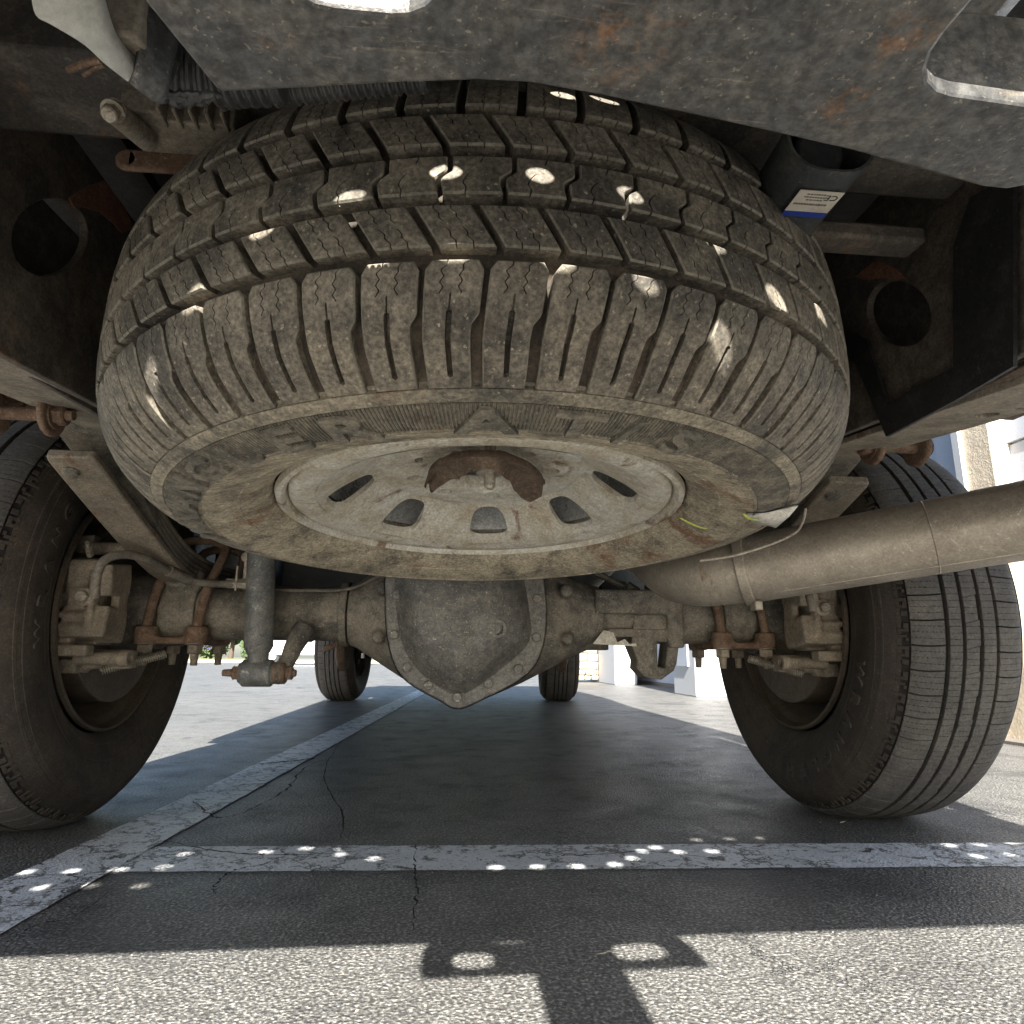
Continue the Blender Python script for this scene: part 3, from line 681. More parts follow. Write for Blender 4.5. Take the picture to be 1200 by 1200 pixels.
for sx in (-1, 1):
    # brake hose from the caliper to the axle union
    if sx < 0: pts = [at(112, 700, Y=1.15), at(113, 678, Y=1.14), at(122, 657, Y=1.14), at(145, 650, Y=1.16), at(172, 655, Y=1.20), at(195, 668, Y=1.26), at(222, 680, Y=1.31), at(250, 684, Y=1.34), at(278, 684, Y=1.36)]
    else: pts = [at(952, 716, Y=1.14), at(949, 702, Y=1.14), at(943, 684, Y=1.16), at(920, 672, Y=1.2), at(890, 685, Y=1.26), at(862, 697, Y=1.32), at(832, 695, Y=1.35), at(812, 693, Y=1.36)]
    mb = MB(); tube(mb, pts, .0072, n=12); h = mb.build('brake_hose', M['hose'], T)
    mb = MB(); tube(mb, [pts[-4]+(pts[-3]-pts[-4])*.1, pts[-3]], .0105, n=12, k=2); mb.build('hose_clip', M['hose'], h)
    mb = MB(); e = pts[-1]; mb.cyl(e+Vector((-.02, 0, 0)), e+Vector((.02, 0, 0)), .011, n=6); mb.cyl(e+Vector((.02*-sx, 0, 0)), e+Vector((.034*-sx, 0, 0)), .007, n=10); mb.box(e+Vector((0, .006, .01)), (.004, .03, .05)); mb.box(e+Vector((-.012*sx, .02, .03)), (.012, .02, .08)); mb.bolt(e+Vector((-.012*sx, .01, .055)), (0, -1, 0), .009)
    mb.build('hose_union', M['zinc'], h, bev=.0008)
# --- brakes
def brake(sx):
    c = Vector((sx*.70, AY, AZ))
    V, Fc = lathe([(.04, -.012), (.10, -.02), (.165, -.012), (.174, .0), (.176, .03), (.13, .05)], 72)
    V = [Vector((c.x-sx*.01+sx*v.z, AY+v.x, AZ+v.y)) for v in V]
    obj('brake_shield', V, Fc, M['darkrust'], T)
    mb = MB(); mb.cyl((sx*.70, AY, AZ), (sx*.76, AY, AZ), .178, n=72); mb.build('brake_disc', M['darkrim'], T, bev=.002)
    o = Vector((sx*.665, AY-.175, AZ+.005)); mb = MB()
    def B(dx, dy, dz, sx_, sy_, sz_, r=0): mb.box(o+Vector((sx*dx, dy, dz)), (sx_, sy_, sz_), Matrix.Rotation(R_(r), 3, 'X'))
    B(.045, .035, .058, .10, .055, .034); B(.045, .035, 0, .10, .055, .030); B(.045, .035, -.058, .10, .055, .034); B(.075, .035, 0, .03, .05, .15); B(.012, .03, 0, .03, .05, .15); B(-.01, -.035, .0, .012, .02, .10); B(.02, -.036, -.045, .05, .012, .008); B(.02, -.036, -.025, .05, .012, .008); B(.0, .0, .040, .075, .075, .055, 8); B(.0, .0, -.040, .075, .075, .055, -8)
    mb.cyl(o+Vector((-sx*.036, .016, .040)), o+Vector((sx*.04, .012, .040)), .027, .033); mb.cyl(o+Vector((-sx*.036, .016, -.040)), o+Vector((sx*.04, .012, -.040)), .027, .033); mb.box(o+Vector((-sx*.028, .02, 0)), (.016, .04, .13), None, .8)
    B(.03, .005, .0, .06, .03, .12); B(.06, -.008, .062, .07, .035, .022); B(.06, -.008, -.060, .07, .035, .022); B(.075, 0, 0, .05, .04, .03)
    B(.01, -.03, .065, .05, .02, .016, 20); B(.015, -.028, .005, .03, .02, .028); B(.02, -.02, -.085, .06, .03, .02)
    cal = cast('brake_caliper', mb, M['caliper'], T, .0032, 3)
    for dz in (.098, -.098):
        mb = MB(); a = o+Vector((sx*.03, .015, dz)); mb.cyl(a, a-Vector((sx*.075, 0, 0)), .0115); mb.ring(a-Vector((sx*.075, 0, 0)), a-Vector((sx*.092, 0, 0)), .0145, .008)
        mb.build('guide_pin', M['caliper'], cal, bev=.001)
    mb = MB(); mb.bolt(o+Vector((sx*.0, -.045, .005)), (0, -1, 0), .010, .012); mb.ring(o+Vector((0, -.03, .005)), o+Vector((0, -.046, .005)), .0155, .009); mb.build('banjo_bolt', M['zinc'], cal)
    mb = MB(); a = o+Vector((sx*.005, -.035, .078)); mb.cyl(a, a+Vector((-sx*.004, -.018, .012)), .006, n=6); mb.cyl(a+Vector((-sx*.004, -.018, .012)), a+Vector((-sx*.006, -.027, .018)), .0035); mb.build('bleeder_screw', M['zinc'], cal)
    mb = MB(); mb.box(o+Vector((sx*.05, .05, 0)), (.03, .05, .25)); mb.box(o+Vector((sx*.0, .07, -.10)), (.09, .03, .035)); cast('caliper_bracket', mb, M['caliper'], T, .005, 2)
    mb = MB(); P = [c+Vector((-sx*.03, -.12+.0, -.115)), c+Vector((-sx*.12, -.07, -.085))]
    n = 300; d = P[1]-P[0]; q = d.to_track_quat('Z', 'Y').to_matrix()
    tube(mb, [P[0]+d*i/n+q @ Vector((.0075*math.cos(i*.6), .0075*math.sin(i*.6), 0)) for i in range(n+1)], .0014, n=5, k=1); mb.cyl(P[0], P[1], .003, n=8); mb.build('cable_spring', M['zinc'], T)
for sx in (-1, 1): brake(sx)
# --- leaf springs, U-bolts, shackles
def spring(sx):
    xs = sx*.575; root = None
    # overload leaf: lowest, thick, tapered end
    P = [Vector((xs, .945, .583)), Vector((xs, 1.02, .556)), Vector((xs, 1.14, .515)), Vector((xs, 1.26, .478)), Vector((xs, 1.36, .458)), Vector((xs, 1.50, .452)), Vector((xs, 1.75, .47)), Vector((xs, 1.95, .52))]
    def leaf(P, w, th, name, m, tip=0):
        Q = spline(P, 4); V = []
        for i, q in enumerate(Q):
            t = (Q[min(i+1, len(Q)-1)]-Q[max(0, i-1)]).normalized(); n = t.cross(Vector((1, 0, 0))).normalized(); n = n if n.z > 0 else -n
            ww = w*(1-(tip*.5 if i == 0 else 0))
            for a, b in ((-1, -1), (1, -1), (1, 1), (-1, 1)): V.append(q+Vector((a*ww/2, 0, 0))+n*(b*th/2))
        Fc = [(i*4+j, i*4+(j+1) % 4, i*4+4+(j+1) % 4, i*4+4+j) for i in range(len(Q)-1) for j in range(4)]+[(3, 2, 1, 0), tuple(len(V)-4+k for k in range(4))]
        return MB().add(V, Fc)
    main = None
    U = [.0, .0135, .024, .0345, .045]
    ends = [.945, 1.03, .97, .90, .845]
    S_ = leaf(P, .068, .014, '', None, .15).build('leaf_spring', M['spring'], T, bev=.003)
    main = S_
    for k in range(1, 5):
        Qk = []
        for q in P:
            y = q.y if q.y > 1.2 else ends[k]+(q.y-.945)*(1.2-ends[k])/(1.2-.945)
            Qk.append(Vector((q.x, y, q.z+U[k]+(.012 if k == 1 else .0)*0+(.010*k*max(0, (1.25-q.y))/.3))))
        leaf(Qk, .066, .0085, '', None).build('leaf', M['spring'] if k > 3 else M['axle'], main, bev=.0015)
    mb = MB(); mb.bolt((xs-.012, 0.975, .566), (0, -.35, -1), .011, .008, False); mb.sph((xs-.012, 0.975, .566), .013, sc=(1, 1, .6)); mb.build('leaf_rivet', M['axle'], main)
    # axle seat and anchor plate
    mb = MB(); mb.box((xs, AY+.01, AZ+.062), (.085, .12, .03)); mb.cyl((xs, AY-.055, AZ+.075), (xs, AY-.02, AZ+.05), .035); mb.cyl((xs-.035, AY, AZ), (xs+.035, AY, AZ), .064); cast('spring_seat', mb, M['axle'], T, .005, 2)
    mb = MB(); zb = AZ-.047; ya, yb = 1.362, 1.50
    mb.box((xs, (ya+yb)/2, zb-.012), (.10, .16, .014))
    for x in (xs-.047, xs+.047):
        for y in (ya, yb): mb.cyl((x, y, zb-.018), (x, y, zb+.016), .0215, .0225)
        mb.box((x, (ya+yb)/2, zb-.008), (.03, .13, .02))
    pl = cast('anchor_plate', mb, M['rust'], T, .0042, 3)
    for x in (xs-.047, xs+.047):
        for y in (ya, yb): mb = MB(); mb.bolt((x, y, zb-.018), (0, .05, -1), .0145, .017, True, .022); mb.build('nut', M['caliper'], pl)
    for y0, y1 in ((ya-.008, ya+.045), (yb, yb+.03)):
        ix = -sx*.024
        mb = MB(); tube(mb, [Vector((xs-.047, y0, zb-.01)), Vector((xs-.047+ix*.5, y0+.006, .435)), Vector((xs-.046+ix, y1, .515)), Vector((xs-.036+ix, y1+.006, .535)), Vector((xs+ix, y1+.008, .542)), Vector((xs+.036+ix, y1+.006, .535)), Vector((xs+.046+ix, y1, .515)), Vector((xs+.047+ix*.5, y0+.006, .435)), Vector((xs+.047, y0, zb-.01))], .0092, n=14)
        mb.build('u_bolt', M['rust'], T)
    # rear shackle: two cheek plates, pins, eye of the main leaf
    xk = xs; top = Vector((xk, .885, .655)); bot = Vector((xk, .835, .600))
    mb = MB()
    for s in (-1, 1):
        d = (bot-top).normalized()
        for th in (0,):
            mb.cyl(top+Vector((s*.033-.004, 0, 0)), top+Vector((s*.033+.004, 0, 0)), .028); mb.cyl(bot+Vector((s*.033-.004, 0, 0)), bot+Vector((s*.033+.004, 0, 0)), .028)
            mb.box((top+bot)/2+Vector((s*.033, 0, 0)), (.008, .046, (top-bot).length), (top-bot).to_track_quat('Z', 'X').to_matrix())
    mb.box((top+bot)/2+Vector((0, .012, 0)), (.08, .006, .03), (top-bot).to_track_quat('Z', 'X').to_matrix())
    sk = cast('spring_shackle', mb, M['rust'], T, .003, 3)
    mb = MB(); mb.cyl(bot-Vector((.042, 0, 0)), bot+Vector((.042, 0, 0)), .0085); mb.bolt(bot+Vector((-sx*.037, 0, 0)), (-sx, 0, 0), .0135, .012, True, .008); mb.bolt(bot+Vector((sx*.037, 0, 0)), (sx, 0, 0), .0135, .012)
    mb.build('shackle_pin', M['rust'], sk)
    mb = MB(); mb.cyl(top-Vector((.042, 0, 0)), top+Vector((.042, 0, 0)), .012); mb.bolt(top+Vector((-sx*.037, 0, 0)), (-sx, 0, 0), .0135, .012); mb.ring(top-Vector((.03, 0, 0)), top+Vector((.03, 0, 0)), .022, .01); mb.build('shackle_pin', M['rust'], sk)
    mb = MB(); mb.box((xk-sx*.045, .885, .69), (.012, .09, .10)); mb.box((xk+sx*.05, .885, .69), (.012, .09, .10)); mb.box((xk, .885, .725), (.12, .10, .02)); mb.build('shackle_hanger', M['framerust'], T, bev=.004)
for sx in (-1, 1): spring(sx)
# --- shock absorber
mb = MB(); a = at(308, 610, Y=1.33); b = at(303, 758, Y=1.315); mb.cyl(a, b, .0265, n=36); d = (b-a).normalized()
mb.cyl(b, b+d*.012, .0265, .020, n=36); mb.cyl(b+d*.01, b+d*.03, .019, n=24)
sh = mb.build('shock_absorber', M['shock'], T)
e = b+d*.048
mb = MB(); mb.cyl(e-Vector((.027, 0, 0)), e+Vector((.027, 0, 0)), .025, n=32); mb.cyl(e-Vector((.031, 0, 0)), e+Vector((.031, 0, 0)), .021, n=32); mb.build('shock_eye', M['shock'], sh, bev=.003)
mb = MB(); mb.bolt(e-Vector((.031, 0, 0)), (-1, 0, 0), .0135, .012, True, .018); mb.build('shock_bolt', M['rust'], sh); mb = MB(); mb.bolt(e+Vector((.05, 0, 0)), (1, 0, 0), .0135, .012, True, .006); mb.cyl(e+Vector((.03, 0, 0)), e+Vector((.05, 0, 0)), .020); mb.build('shock_bolt', M['rust'], sh)
mb = MB(); tube(mb, [e+Vector((.042, .004, -.004)), e+Vector((.050, .012, .022)), e+Vector((.058, .03, .055)), e+Vector((.070, .05, .085))], lambda t: .011+.012*t, n=12); mb.cyl(e+Vector((.034, 0, 0)), e+Vector((.044, 0, 0)), .021)
cast('shock_mount', mb, M['axle'], T, .003, 3)
# --- frame rails with bottom flange, holes, hitch side plates
for sx in (-1, 1):
    # web plate with oval access hole
    # local x = Y, local y = z ; plane X = sx*.47
    base = [(.42, .566), (.60, .571), (.95, .605), (1.05, .66), (1.05, .84), (.36, .84), (.36, .72)]
    hole = [(.633+(a*.707-b*.707), (.717 if sx < 0 else .687)+(a*.707+b*.707)) for a, b in circ(0, 0, *((.070, .034) if sx < 0 else (.060, .032)), n=36)]
    mx = Matrix(((0, 0, 1, sx*.452), (1, 0, 0, 0), (0, 1, 0, 0), (0, 0, 0, 1)))
    w = plate('hitch_side_plate', [base, hole], .006, mx, M['framerust'], T, .0015)
    # rail behind: bottom flange with holes, inner web
    fl = [(.44, sx*.475), (.95, sx*.475), (1.3, sx*.475), (1.3, sx*.565), (.95, sx*.565), (.60, sx*.565), (.44, sx*.565)]
    fl = [(x, y) for x, y in fl]
    tilt = math.atan2(.033, .27)
    mxf = Matrix.Translation((0, .545, .562 if sx > 0 else .578)) @ Matrix.Rotation(tilt, 4, 'X') @ Matrix(((0, 1, 0, 0), (1, 0, 0, -.545), (0, 0, 1, 0), (0, 0, 0, 1)))
    plate('frame_rail', [fl, circ(.63, sx*.535, .011, n=20), circ(.60, sx*.552, .009, n=16), circ(.50, sx*.53, .010, n=16)], .006, mxf, M['rail'], T, .001)
    mb = MB(); mb.box((sx*.487, .90, .70), (.006, .9, .19), Matrix.Rotation(tilt*.5, 3, 'X')); mb.build('rail_web', M['frame'], T, bev=.001)
    # rail further forward (kicks up over the axle)
    mb = MB(); mb.box((sx*.525, 1.70, .70), (.08, 1.3, .14)); mb.box((sx*.525, 3.9, .50), (.085, 3.3, .14)); mb.build('rail_front', M['under'], T)
for sx, pts in ((-1, ((80, 232), (104, 218), (122, 212), (132, 224), (150, 252), (157, 268), (143, 273), (133, 262), (118, 249), (100, 243), (88, 244))), (1, ((1001, 325), (1022, 308), (1032, 306), (1052, 316), (1062, 326), (1050, 328), (1032, 326), (1016, 328)))):
    q_ = [at(u, v, X=sx*.447) for u, v in pts]
    plate('rust_scale', [[(q.y, q.z) for q in q_]], .0012, Matrix(((0, 0, 1, sx*.4475), (1, 0, 0, 0), (0, 1, 0, 0), (0, 0, 0, 1))), M['rustpatch'], T)
# right-hand inner skid with rectangular cut-out below the hole
o_ = [at(u, v, X=.448) for u, v in ((985, 405), (1012, 428), (1048, 512), (1130, 470), (1200, 430), (1200, 205), (1148, 232), (1128, 290), (1128, 430), (1050, 474), (1025, 400), (1010, 392))]
plate('rail_reinforcement', [[(q.y, q.z) for q in o_]], .004, Matrix(((0, 0, 1, .440), (1, 0, 0, 0), (0, 1, 0, 0), (0, 0, 0, 1))), M['plastic'], T)
# dirt-caked bed sill outside the right rail
mb = MB(); mb.box((.72, .90, .735), (.12, 1.0, .03)); mb.build('bed_sill', M['darkrust'], T, bev=.003)
mb = MB(); mb.box((.635, .62, .625), (.13, .30, .010)); mb.build('bed_sill', M['darkrust'], T, bev=.003)
# crossmembers and small pieces around the top corners
mb = MB(); mb.box((0, .50, .80), (.9, .09, .08)); mb.build('rear_crossmember', M['frame'], T, bev=.006)
mb = MB(); mb.box((0, 1.12, .80), (.9, .12, .07)); mb.build('crossmember', M['frame'], T, bev=.006)
mb = MB(); mb.box((-.280, .512, .715), (.085, .006, .020)); mb.cyl((-.322, .509, .715), (-.322, .515, .715), .010); mb.build('crossmember_strap', M['rust'], T, bev=.004)
mb = MB(); mb.box((.33, .545, .712), (.16, .03, .018)); mb.build('crossmember_strap', M['framerust'], T, bev=.004)
q = at(133, 130, z=.70); mb = MB(); mb.bolt(q, (0, -.6, -1), .0062, .008); mb.cyl(q, q+Vector((0, .05, .02)), .009); mb.build('frame_bolt', M['zinc'], T)
# dusty ribbed connector block
c = at(205, 140, z=.72); mb = MB(); mb.box(c+Vector((0, .03, .03)), (.085, .05, .055))
for k in range(5): mb.box(c+Vector((-.01+.012*k, -.0, .022)), (.003, .02, .045))
mb.box(c+Vector((-.026, .004, .012)), (.03, .016, .02)); mb.box(c+Vector((.02, .0, .045)), (.05, .03, .015)); mb.build('connector_block', M['tan'], T, bev=.0015)
# parking sensor / actuator can with open oval end and label
zb = .652
mb = MB(); prof = []
for qx, a0 in ((1, -90), (-1, 90)):
    for i in range(13):
        a = R_(a0+180*i/12); prof.append((qx*.008+.026*math.cos(a), .026+.026*math.sin(a)*1.0))
def can_loop(y, k=1., dx=0): return [Vector((.228+x*k+dx, y, zb+.026+(z-.026)*k+(y-.37)*.03)) for x, z in prof]
V = []; loops = [can_loop(.372, .93), can_loop(.370, 1.), can_loop(.46, 1.), ]
mb = MB(); loft(mb, [can_loop(.46, .90), can_loop(.394, .90), can_loop(.392, .93), can_loop(.392, 1.), can_loop(.49, 1.0, .004)], True)
mod = mb.build('sensor_housing', M['module'], T)
mb = MB(); mb.cyl((.225, .402, zb+.026), (.225, .46, zb+.029), .019, n=32); mb.build('sensor_core', M['plastic'], mod, bev=.003)
# --- label under the can: cream panel, blue foot, black print
lo = Vector((.2300, .428, zb+.0016-.0012)); lx = Vector((1, 0, 0)); ly = Vector((0, 1, .03)).normalized()
def lab(x0, x1, y0, y1, up, m, name):
    V = [lo+lx*x+ly*y-Vector((0, 0, up)) for x, y in ((x0, y0), (x1, y0), (x1, y1), (x0, y1))]
    return obj(name, V+[v+Vector((0, 0, .0003)) for v in V], [(0, 1, 2, 3), (7, 6, 5, 4), (0, 4, 5, 1), (1, 5, 6, 2), (2, 6, 7, 3), (3, 7, 4, 0)], m, mod, False, PINV[T.name])
for nm, x0, x1, y0, y1, up, m in (('label_sticker', -.0175, .0175, -.016, .008, .0002, M['sticker']), ('label_stripe', -.0175, .0175, .008, .0145, .0002, M['blue'])):
    mb = MB(); c_ = lo+lx*((x0+x1)/2)+ly*((y0+y1)/2); mb.box(c_-Vector((0, 0, up)), (x1-x0, y1-y0, .0006), Matrix.Rotation(.03, 3, 'X')); mb.build(nm, m, mod)
def label_text(s, x, y, size, m):
    me = text_mesh(s, size, .0001, 0, m)   # printed upside down as seen from behind the truck
    mx = Matrix((-lx, -ly*-1*-1, Vector((0, 0, -1)))).transposed().to_4x4()
    bx = -lx; by = -ly; bz = bx.cross(by)
    # seen from below: mirror so that the text reads correctly from underneath, top towards the camera is its foot
    mx = Matrix((lx*-1, ly, Vector((0, 0, -1)))).transposed().to_4x4(); mx.translation = lo+lx*x+ly*y-Vector((0, 0, .0007))
    o = ob('label_print', me, mod, mx); return o
label_text('CE', .0105, -.0125, .0085, M['ink'])
for k, (x0, x1) in enumerate(((-.010, .003), (-.011, .004), (-.008, .004), (-.015, .010))):
    mb = MB()
    rr = random.Random(k); x = x0
    while x < x1:
        w_ = rr.uniform(.0008, .0022); yy = -.0125+.0032*k+(.0018 if k == 3 else 0)
        mb.box(lo+lx*(x+w_/2)+ly*yy-Vector((0, 0, .0007)), (w_, .0011 if k < 3 else .0018, .0004)); x += w_+.0006
    tag(mb.build('label_print', M['ink_grey'], mod), kind='stuff')
# --- exhaust: bend from over the axle, band, slanting tailpipe
A = at(872, 668, Y=.98); Bp = at(1205, 609, Y=.78); Cp = Bp+(Bp-A)*.35
r_at = .050
mb = MB(); tube(mb, [A, A+(Bp-A)*.25, A+(Bp-A)*.5, A+(Bp-A)*.75, Bp, Cp], .0515, n=48, k=3, cap=False); ex = mb.build('exhaust_pipe', M['exh'], T)
d = (Bp-A).normalized()
mb = MB(); r6 = random.Random(2); sd = Vector((0, -.60, -.80)); tube(mb, [A+d*t+sd*.0520+Vector((0, 0, r6.uniform(-.0004, .0004))) for t in [.03+.012*i for i in range(40)]], .0016, n=6, k=1); mb.build('weld_seam', M['exh'], ex)
mb = MB(); mb.ring(A+d*.247, A+d*.251, .0521, .047, 40); mb.build('weld_bead', M['exh'], ex, bev=.002)
mb = MB(); tube(mb, [A+d*.03, A-d*.030, A-d*.062+Vector((0, .015, .004)), A-d*.088+Vector((0, .05, .018)), A-d*.095+Vector((0, .11, .045)), A-d*.095+Vector((0, .22, .085)), A-d*.095+Vector((0, .45, .13)), A-d*.095+Vector((0, .8, .10))], .0485, n=40, k=6, cap=False); mb.build('exhaust_bend', M['exh'], ex)
mb = MB(); mb.ring(A-d*.006, A+d*.010, .0555, .049, 48); q = A+Vector((.0, -.02, -.056)); mb.box(q+Vector((.006, 0, 0)), (.012, .02, .014)); mb.build('pipe_clamp', M['exh'], ex, bev=.002)
mb = MB(); tube(mb, [at(944, 596, Y=.80), at(941, 610, Y=.80), at(932, 624, Y=.80), at(905, 637, Y=.80), at(860, 651, Y=.80), at(820, 657, Y=.80)], .0019, n=8); mb.build('hanger_wire', M['zinc'], T)
# --- spare wheel hoist: rusty crescent retainer and cable end
hub = spare.matrix_world
def hp(u, v, z): return at(u, v, z=z)
z0 = .503
top_e = [(499, 572), (503, 556), (515, 545), (535, 538), (560, 535), (585, 536), (608, 543), (628, 555), (638, 568)]
bot_e = [(505, 578), (520, 566), (538, 560), (550, 551), (572, 548), (590, 557), (602, 572), (618, 587), (634, 581)]
mb = MB(); V = []
n = len(top_e)
A_ = spline([hp(u, v, z0-.004) for u, v in top_e], 4); B_ = spline([hp(u, v+1, z0-.006+.0015*math.sin(i*2.2)) for i, (u, v) in enumerate(bot_e)], 4)
mid = [a*.45+b*.55+Vector((0, 0, .010)) for a, b in zip(A_, B_)]; m2 = [a*.80+b*.2+Vector((0, 0, .006)) for a, b in zip(A_, B_)]
r5 = random.Random(9); jit = lambda k_: Vector((r5.uniform(-1, 1)*k_, r5.uniform(-1, 1)*k_, r5.uniform(-1, 1)*k_))
A_ = [a+jit(.0007) for a in A_]; B_ = [b+jit(.0014) for b in B_]; mid = [m+jit(.0008) for m in mid]
rows_ = [[a+Vector((0, 0, .007)) for a in A_], A_, m2, mid, B_, [b+Vector((0, 0, .012)) for b in B_]]
N_ = len(A_); V = [v for r in rows_ for v in r]
Fc = [(k*N_+i, k*N_+i+1, (k+1)*N_+i+1, (k+1)*N_+i) for k in range(5) for i in range(N_-1)]
mb.add(V, Fc); hp_o = mb.build('hoist_retainer', M['darkrust'], T, ang=60)
s = hp_o.modifiers.new('solid', 'SOLIDIFY'); s.thickness = .003
mb = MB(); q = hp(574, 570, .484); mb.cyl(q, q+Vector((0, .0, .045)), .0060, n=16); mb.cyl(q+Vector((0, 0, .014)), q+Vector((0, 0, .0175)), .0150, n=24); mb.cyl(q-Vector((0, 0, .003)), q, .0035, .0055, n=16); mb.build('hoist_cable_end', M['zinc'], hp_o)
# --- hitch: gusset plate with chain holes, receiver tube, drawbar
ZP = .466
edge = [(253, 100), (262, 105), (350, 101), (450, 95), (560, 91), (620, 94), (700, 108), (800, 129), (900, 151), (1000, 174), (1100, 202), (1150, 216), (1178, 219), (1205, 214), (1260, 200)]
E_ = [at(u, v, z=ZP) for u, v in edge]
out = [(q.x, q.y) for q in E_]+[(.172, .13), (.174, .088), (-.117, .084), (-.122, .10)]
lo_ = at(172, 0, z=ZP); out.append((lo_.x, lo_.y))
def h_(u0, v0): q = at(u0, v0, z=ZP); return q
qa = at(330, 5, z=ZP); qb = at(520, 5, z=ZP); w_ = qb.x-qa.x
hole1 = rrect((qa.x+qb.x)/2, qa.y-.0215, w_+.002, .040, .014)
qc = at(1088, 60, z=ZP); qd = at(1110, 96, z=ZP)
hole2 = rrect(qc.x+.029, qd.y-.018, .058, .044, .017, rot=R_(3))
hp_ = plate('hitch_plate', [out, hole1, hole2], .0036, Matrix.Translation((0, 0, ZP+.0018)), M['hitch'], T, .0012)
mb = MB()
rim_pts = [E_[i]+Vector((0, .0015, .004)) for i in range(2, 14)]
mb.box((.03, .16, ZP+.09), (.25, .06, .05)); mb.build('hitch_crossbar', M['hitch'], T, bev=.01)
mb = MB(); mb.box((.032, .158, ZP+.023), (.296, .004, .036)); mb.build('added_shadow_web', M['hitch'], T, bev=.001)  # added thin plate, closes a lit gap in the hitch's ground shadow
mb = MB(); mb.box((.028, -.08, .545), (.082, .40, .082)); mb.build('receiver_tube', M['hitch'], T, bev=.004)
mb = MB(); mb.box((.028, -.22, .545), (.074, .30, .060)); mb.cyl((.028, -.34, .55), (.028, -.34, .60), .018); mb.sph((.028, -.34, .625), .03); mb.build('drawbar', M['hitch'], T, bev=.004)
# chain-hole rims painted bright to stand for sun on the edges
def rim_loop(h, name='sunlit_hole_rim'):
    n = len(h); c = Vector((sum(x for x, y in h)/n, sum(y for x, y in h)/n, 0)); V = []; Fc = []
    for (x, y) in h:
        d = (Vector((x, y, 0))-c).normalized()
        V += [Vector((x, y, ZP-.0004))+d*.0006, Vector((x, y, ZP-.0004))-d*.0004, Vector((x, y, ZP+.0038))-d*.0004]
    for i in range(n): j = (i+1) % n; Fc += [(i*3, j*3, j*3+1, i*3+1), (i*3+1, j*3+1, j*3+2, i*3+2)]
    o = MB().add(V, Fc).build(name, M['hole_edge'], hp_); return o
hp_.matrix_world  # plate sits in world coordinates; its children too
PINV[hp_.name] = (Matrix.Translation((0, 3.0, 0)) @ hp_.matrix_local).inverted()
rim_loop(hole1); rim_loop(hole2)
# --- bumper: face, step pad with drain holes, pale lower lip
holes = []
def back(P, z=.75): k = P.z-z; return (P.x+SUN.x*k, P.y+SUN.y*k)
# points where daylight falls through the step pad: on the spare tyre and on the ground
on_tyre = [(-.172, .411, .581), (-.113, .39, .595), (-.051, .379, .61), (.01, .377, .611), (.072, .384, .607), (.136, .401, .587), (.193, .427, .565), (.251, .469, .578), (-.224, .437, .549), (-.096, .382, .548), (-.044, .374, .555), (.021, .373, .554), (.081, .382, .549), (.142, .4, .533), (.191, .421, .495), (.245, .458, .51), (-.268, .468, .5), (.028, .384, .694), (.059, .388, .702)]
on_ground = [(-.636, 1.107), (-.574, 1.107), (-.511, 1.11), (-.447, 1.188), (-.452, 1.118), (-.324, 1.189), (-.262, 1.19), (-.205, 1.186), (-.576, 1.037), (-.517, 1.043), (-.451, 1.038), (-.2, 1.13), (-.147, 1.126), (.039, 1.067), (.101, 1.066), (.161, 1.066), (.221, 1.07), (.283, 1.137), (.341, 1.143), (.398, 1.144), (.399, 1.217), (.46, 1.219), (.518, 1.22), (.816, 1.086), (.877, 1.091), (.818, 1.151), (.874, 1.152), (.938, 1.153)]
for P in on_tyre: holes.append(back(Vector(P)))
for x, y in on_ground: holes.append(back(Vector((x, y+(.015 if abs(x) < .3 else 0), 0))))
H2 = []
for h in holes:
    if all(math.hypot(h[0]-g[0], h[1]-g[1]) > .031 for g in H2): H2.append(h)
pad = plate('bumper_step_pad', [[(-.97, -.03), (.97, -.03), (.97, .36), (-.97, .36)]]+[circ(x, y, random.uniform(.0095, .0125), random.uniform(.0095, .0125), n=18) for x, y in H2], .004, Matrix.Translation((0, 0, .75)), M['plastic'], T)
mb = MB()
V = []; X_ = [-.97+1.94*i/24 for i in range(25)]
for x in X_:
    for y, z in ((-.03, .75), (-.035, .62), (.0, .585), (.078, .528), (.091, .528)): V.append(Vector((x, y+.03*(abs(x)/.97)**2*0, z)))
Fc = [(i*5+j, i*5+j+1, i*5+6+j, i*5+5+j) for i in range(24) for j in range(4) ]
# the bumper face is open in the middle where the hitch sits
mb.add(V, Fc); bu = mb.build('rear_bumper', M['pale'], T, ang=40); s = bu.modifiers.new('solid', 'SOLIDIFY'); s.thickness = .003
# pale lip to the left of the hitch plate, its black end cap
lipo = [(36, -8), (42, 18), (62, 30), (98, 52), (122, 74), (150, 96)]
lipi = [(104, -8), (112, 18), (120, 38), (133, 56), (152, 76), (160, 82)]
Po = spline([at(u, v, z=.545) for u, v in lipo], 4); Pi = spline([at(u, v, z=.552) for u, v in lipi], 4)
mb = MB(); rows_ = [[q+Vector((0, .012, .03)) for q in Po], Po, [a*.5+b*.5-Vector((0, 0, .002)) for a, b in zip(Po, Pi)], Pi, [q+Vector((.002, .006, .006)) for q in Pi]]; N_ = len(Po)
mb.add([v for r in rows_ for v in r], [(k*N_+i, k*N_+i+1, (k+1)*N_+i+1, (k+1)*N_+i) for k in range(4) for i in range(N_-1)])
l_ = mb.build('bumper_lip', M['pale'], T, ang=50); l_.modifiers.new('solid', 'SOLIDIFY').thickness = .003
endo = [(150, 96), (165, 108), (178, 118), (190, 123)]; endi = [(160, 82), (175, 94), (190, 105), (197, 112)]
Po = [at(u, v, z=.545) for u, v in endo]; Pi = [at(u, v, z=.55) for u, v in endi]
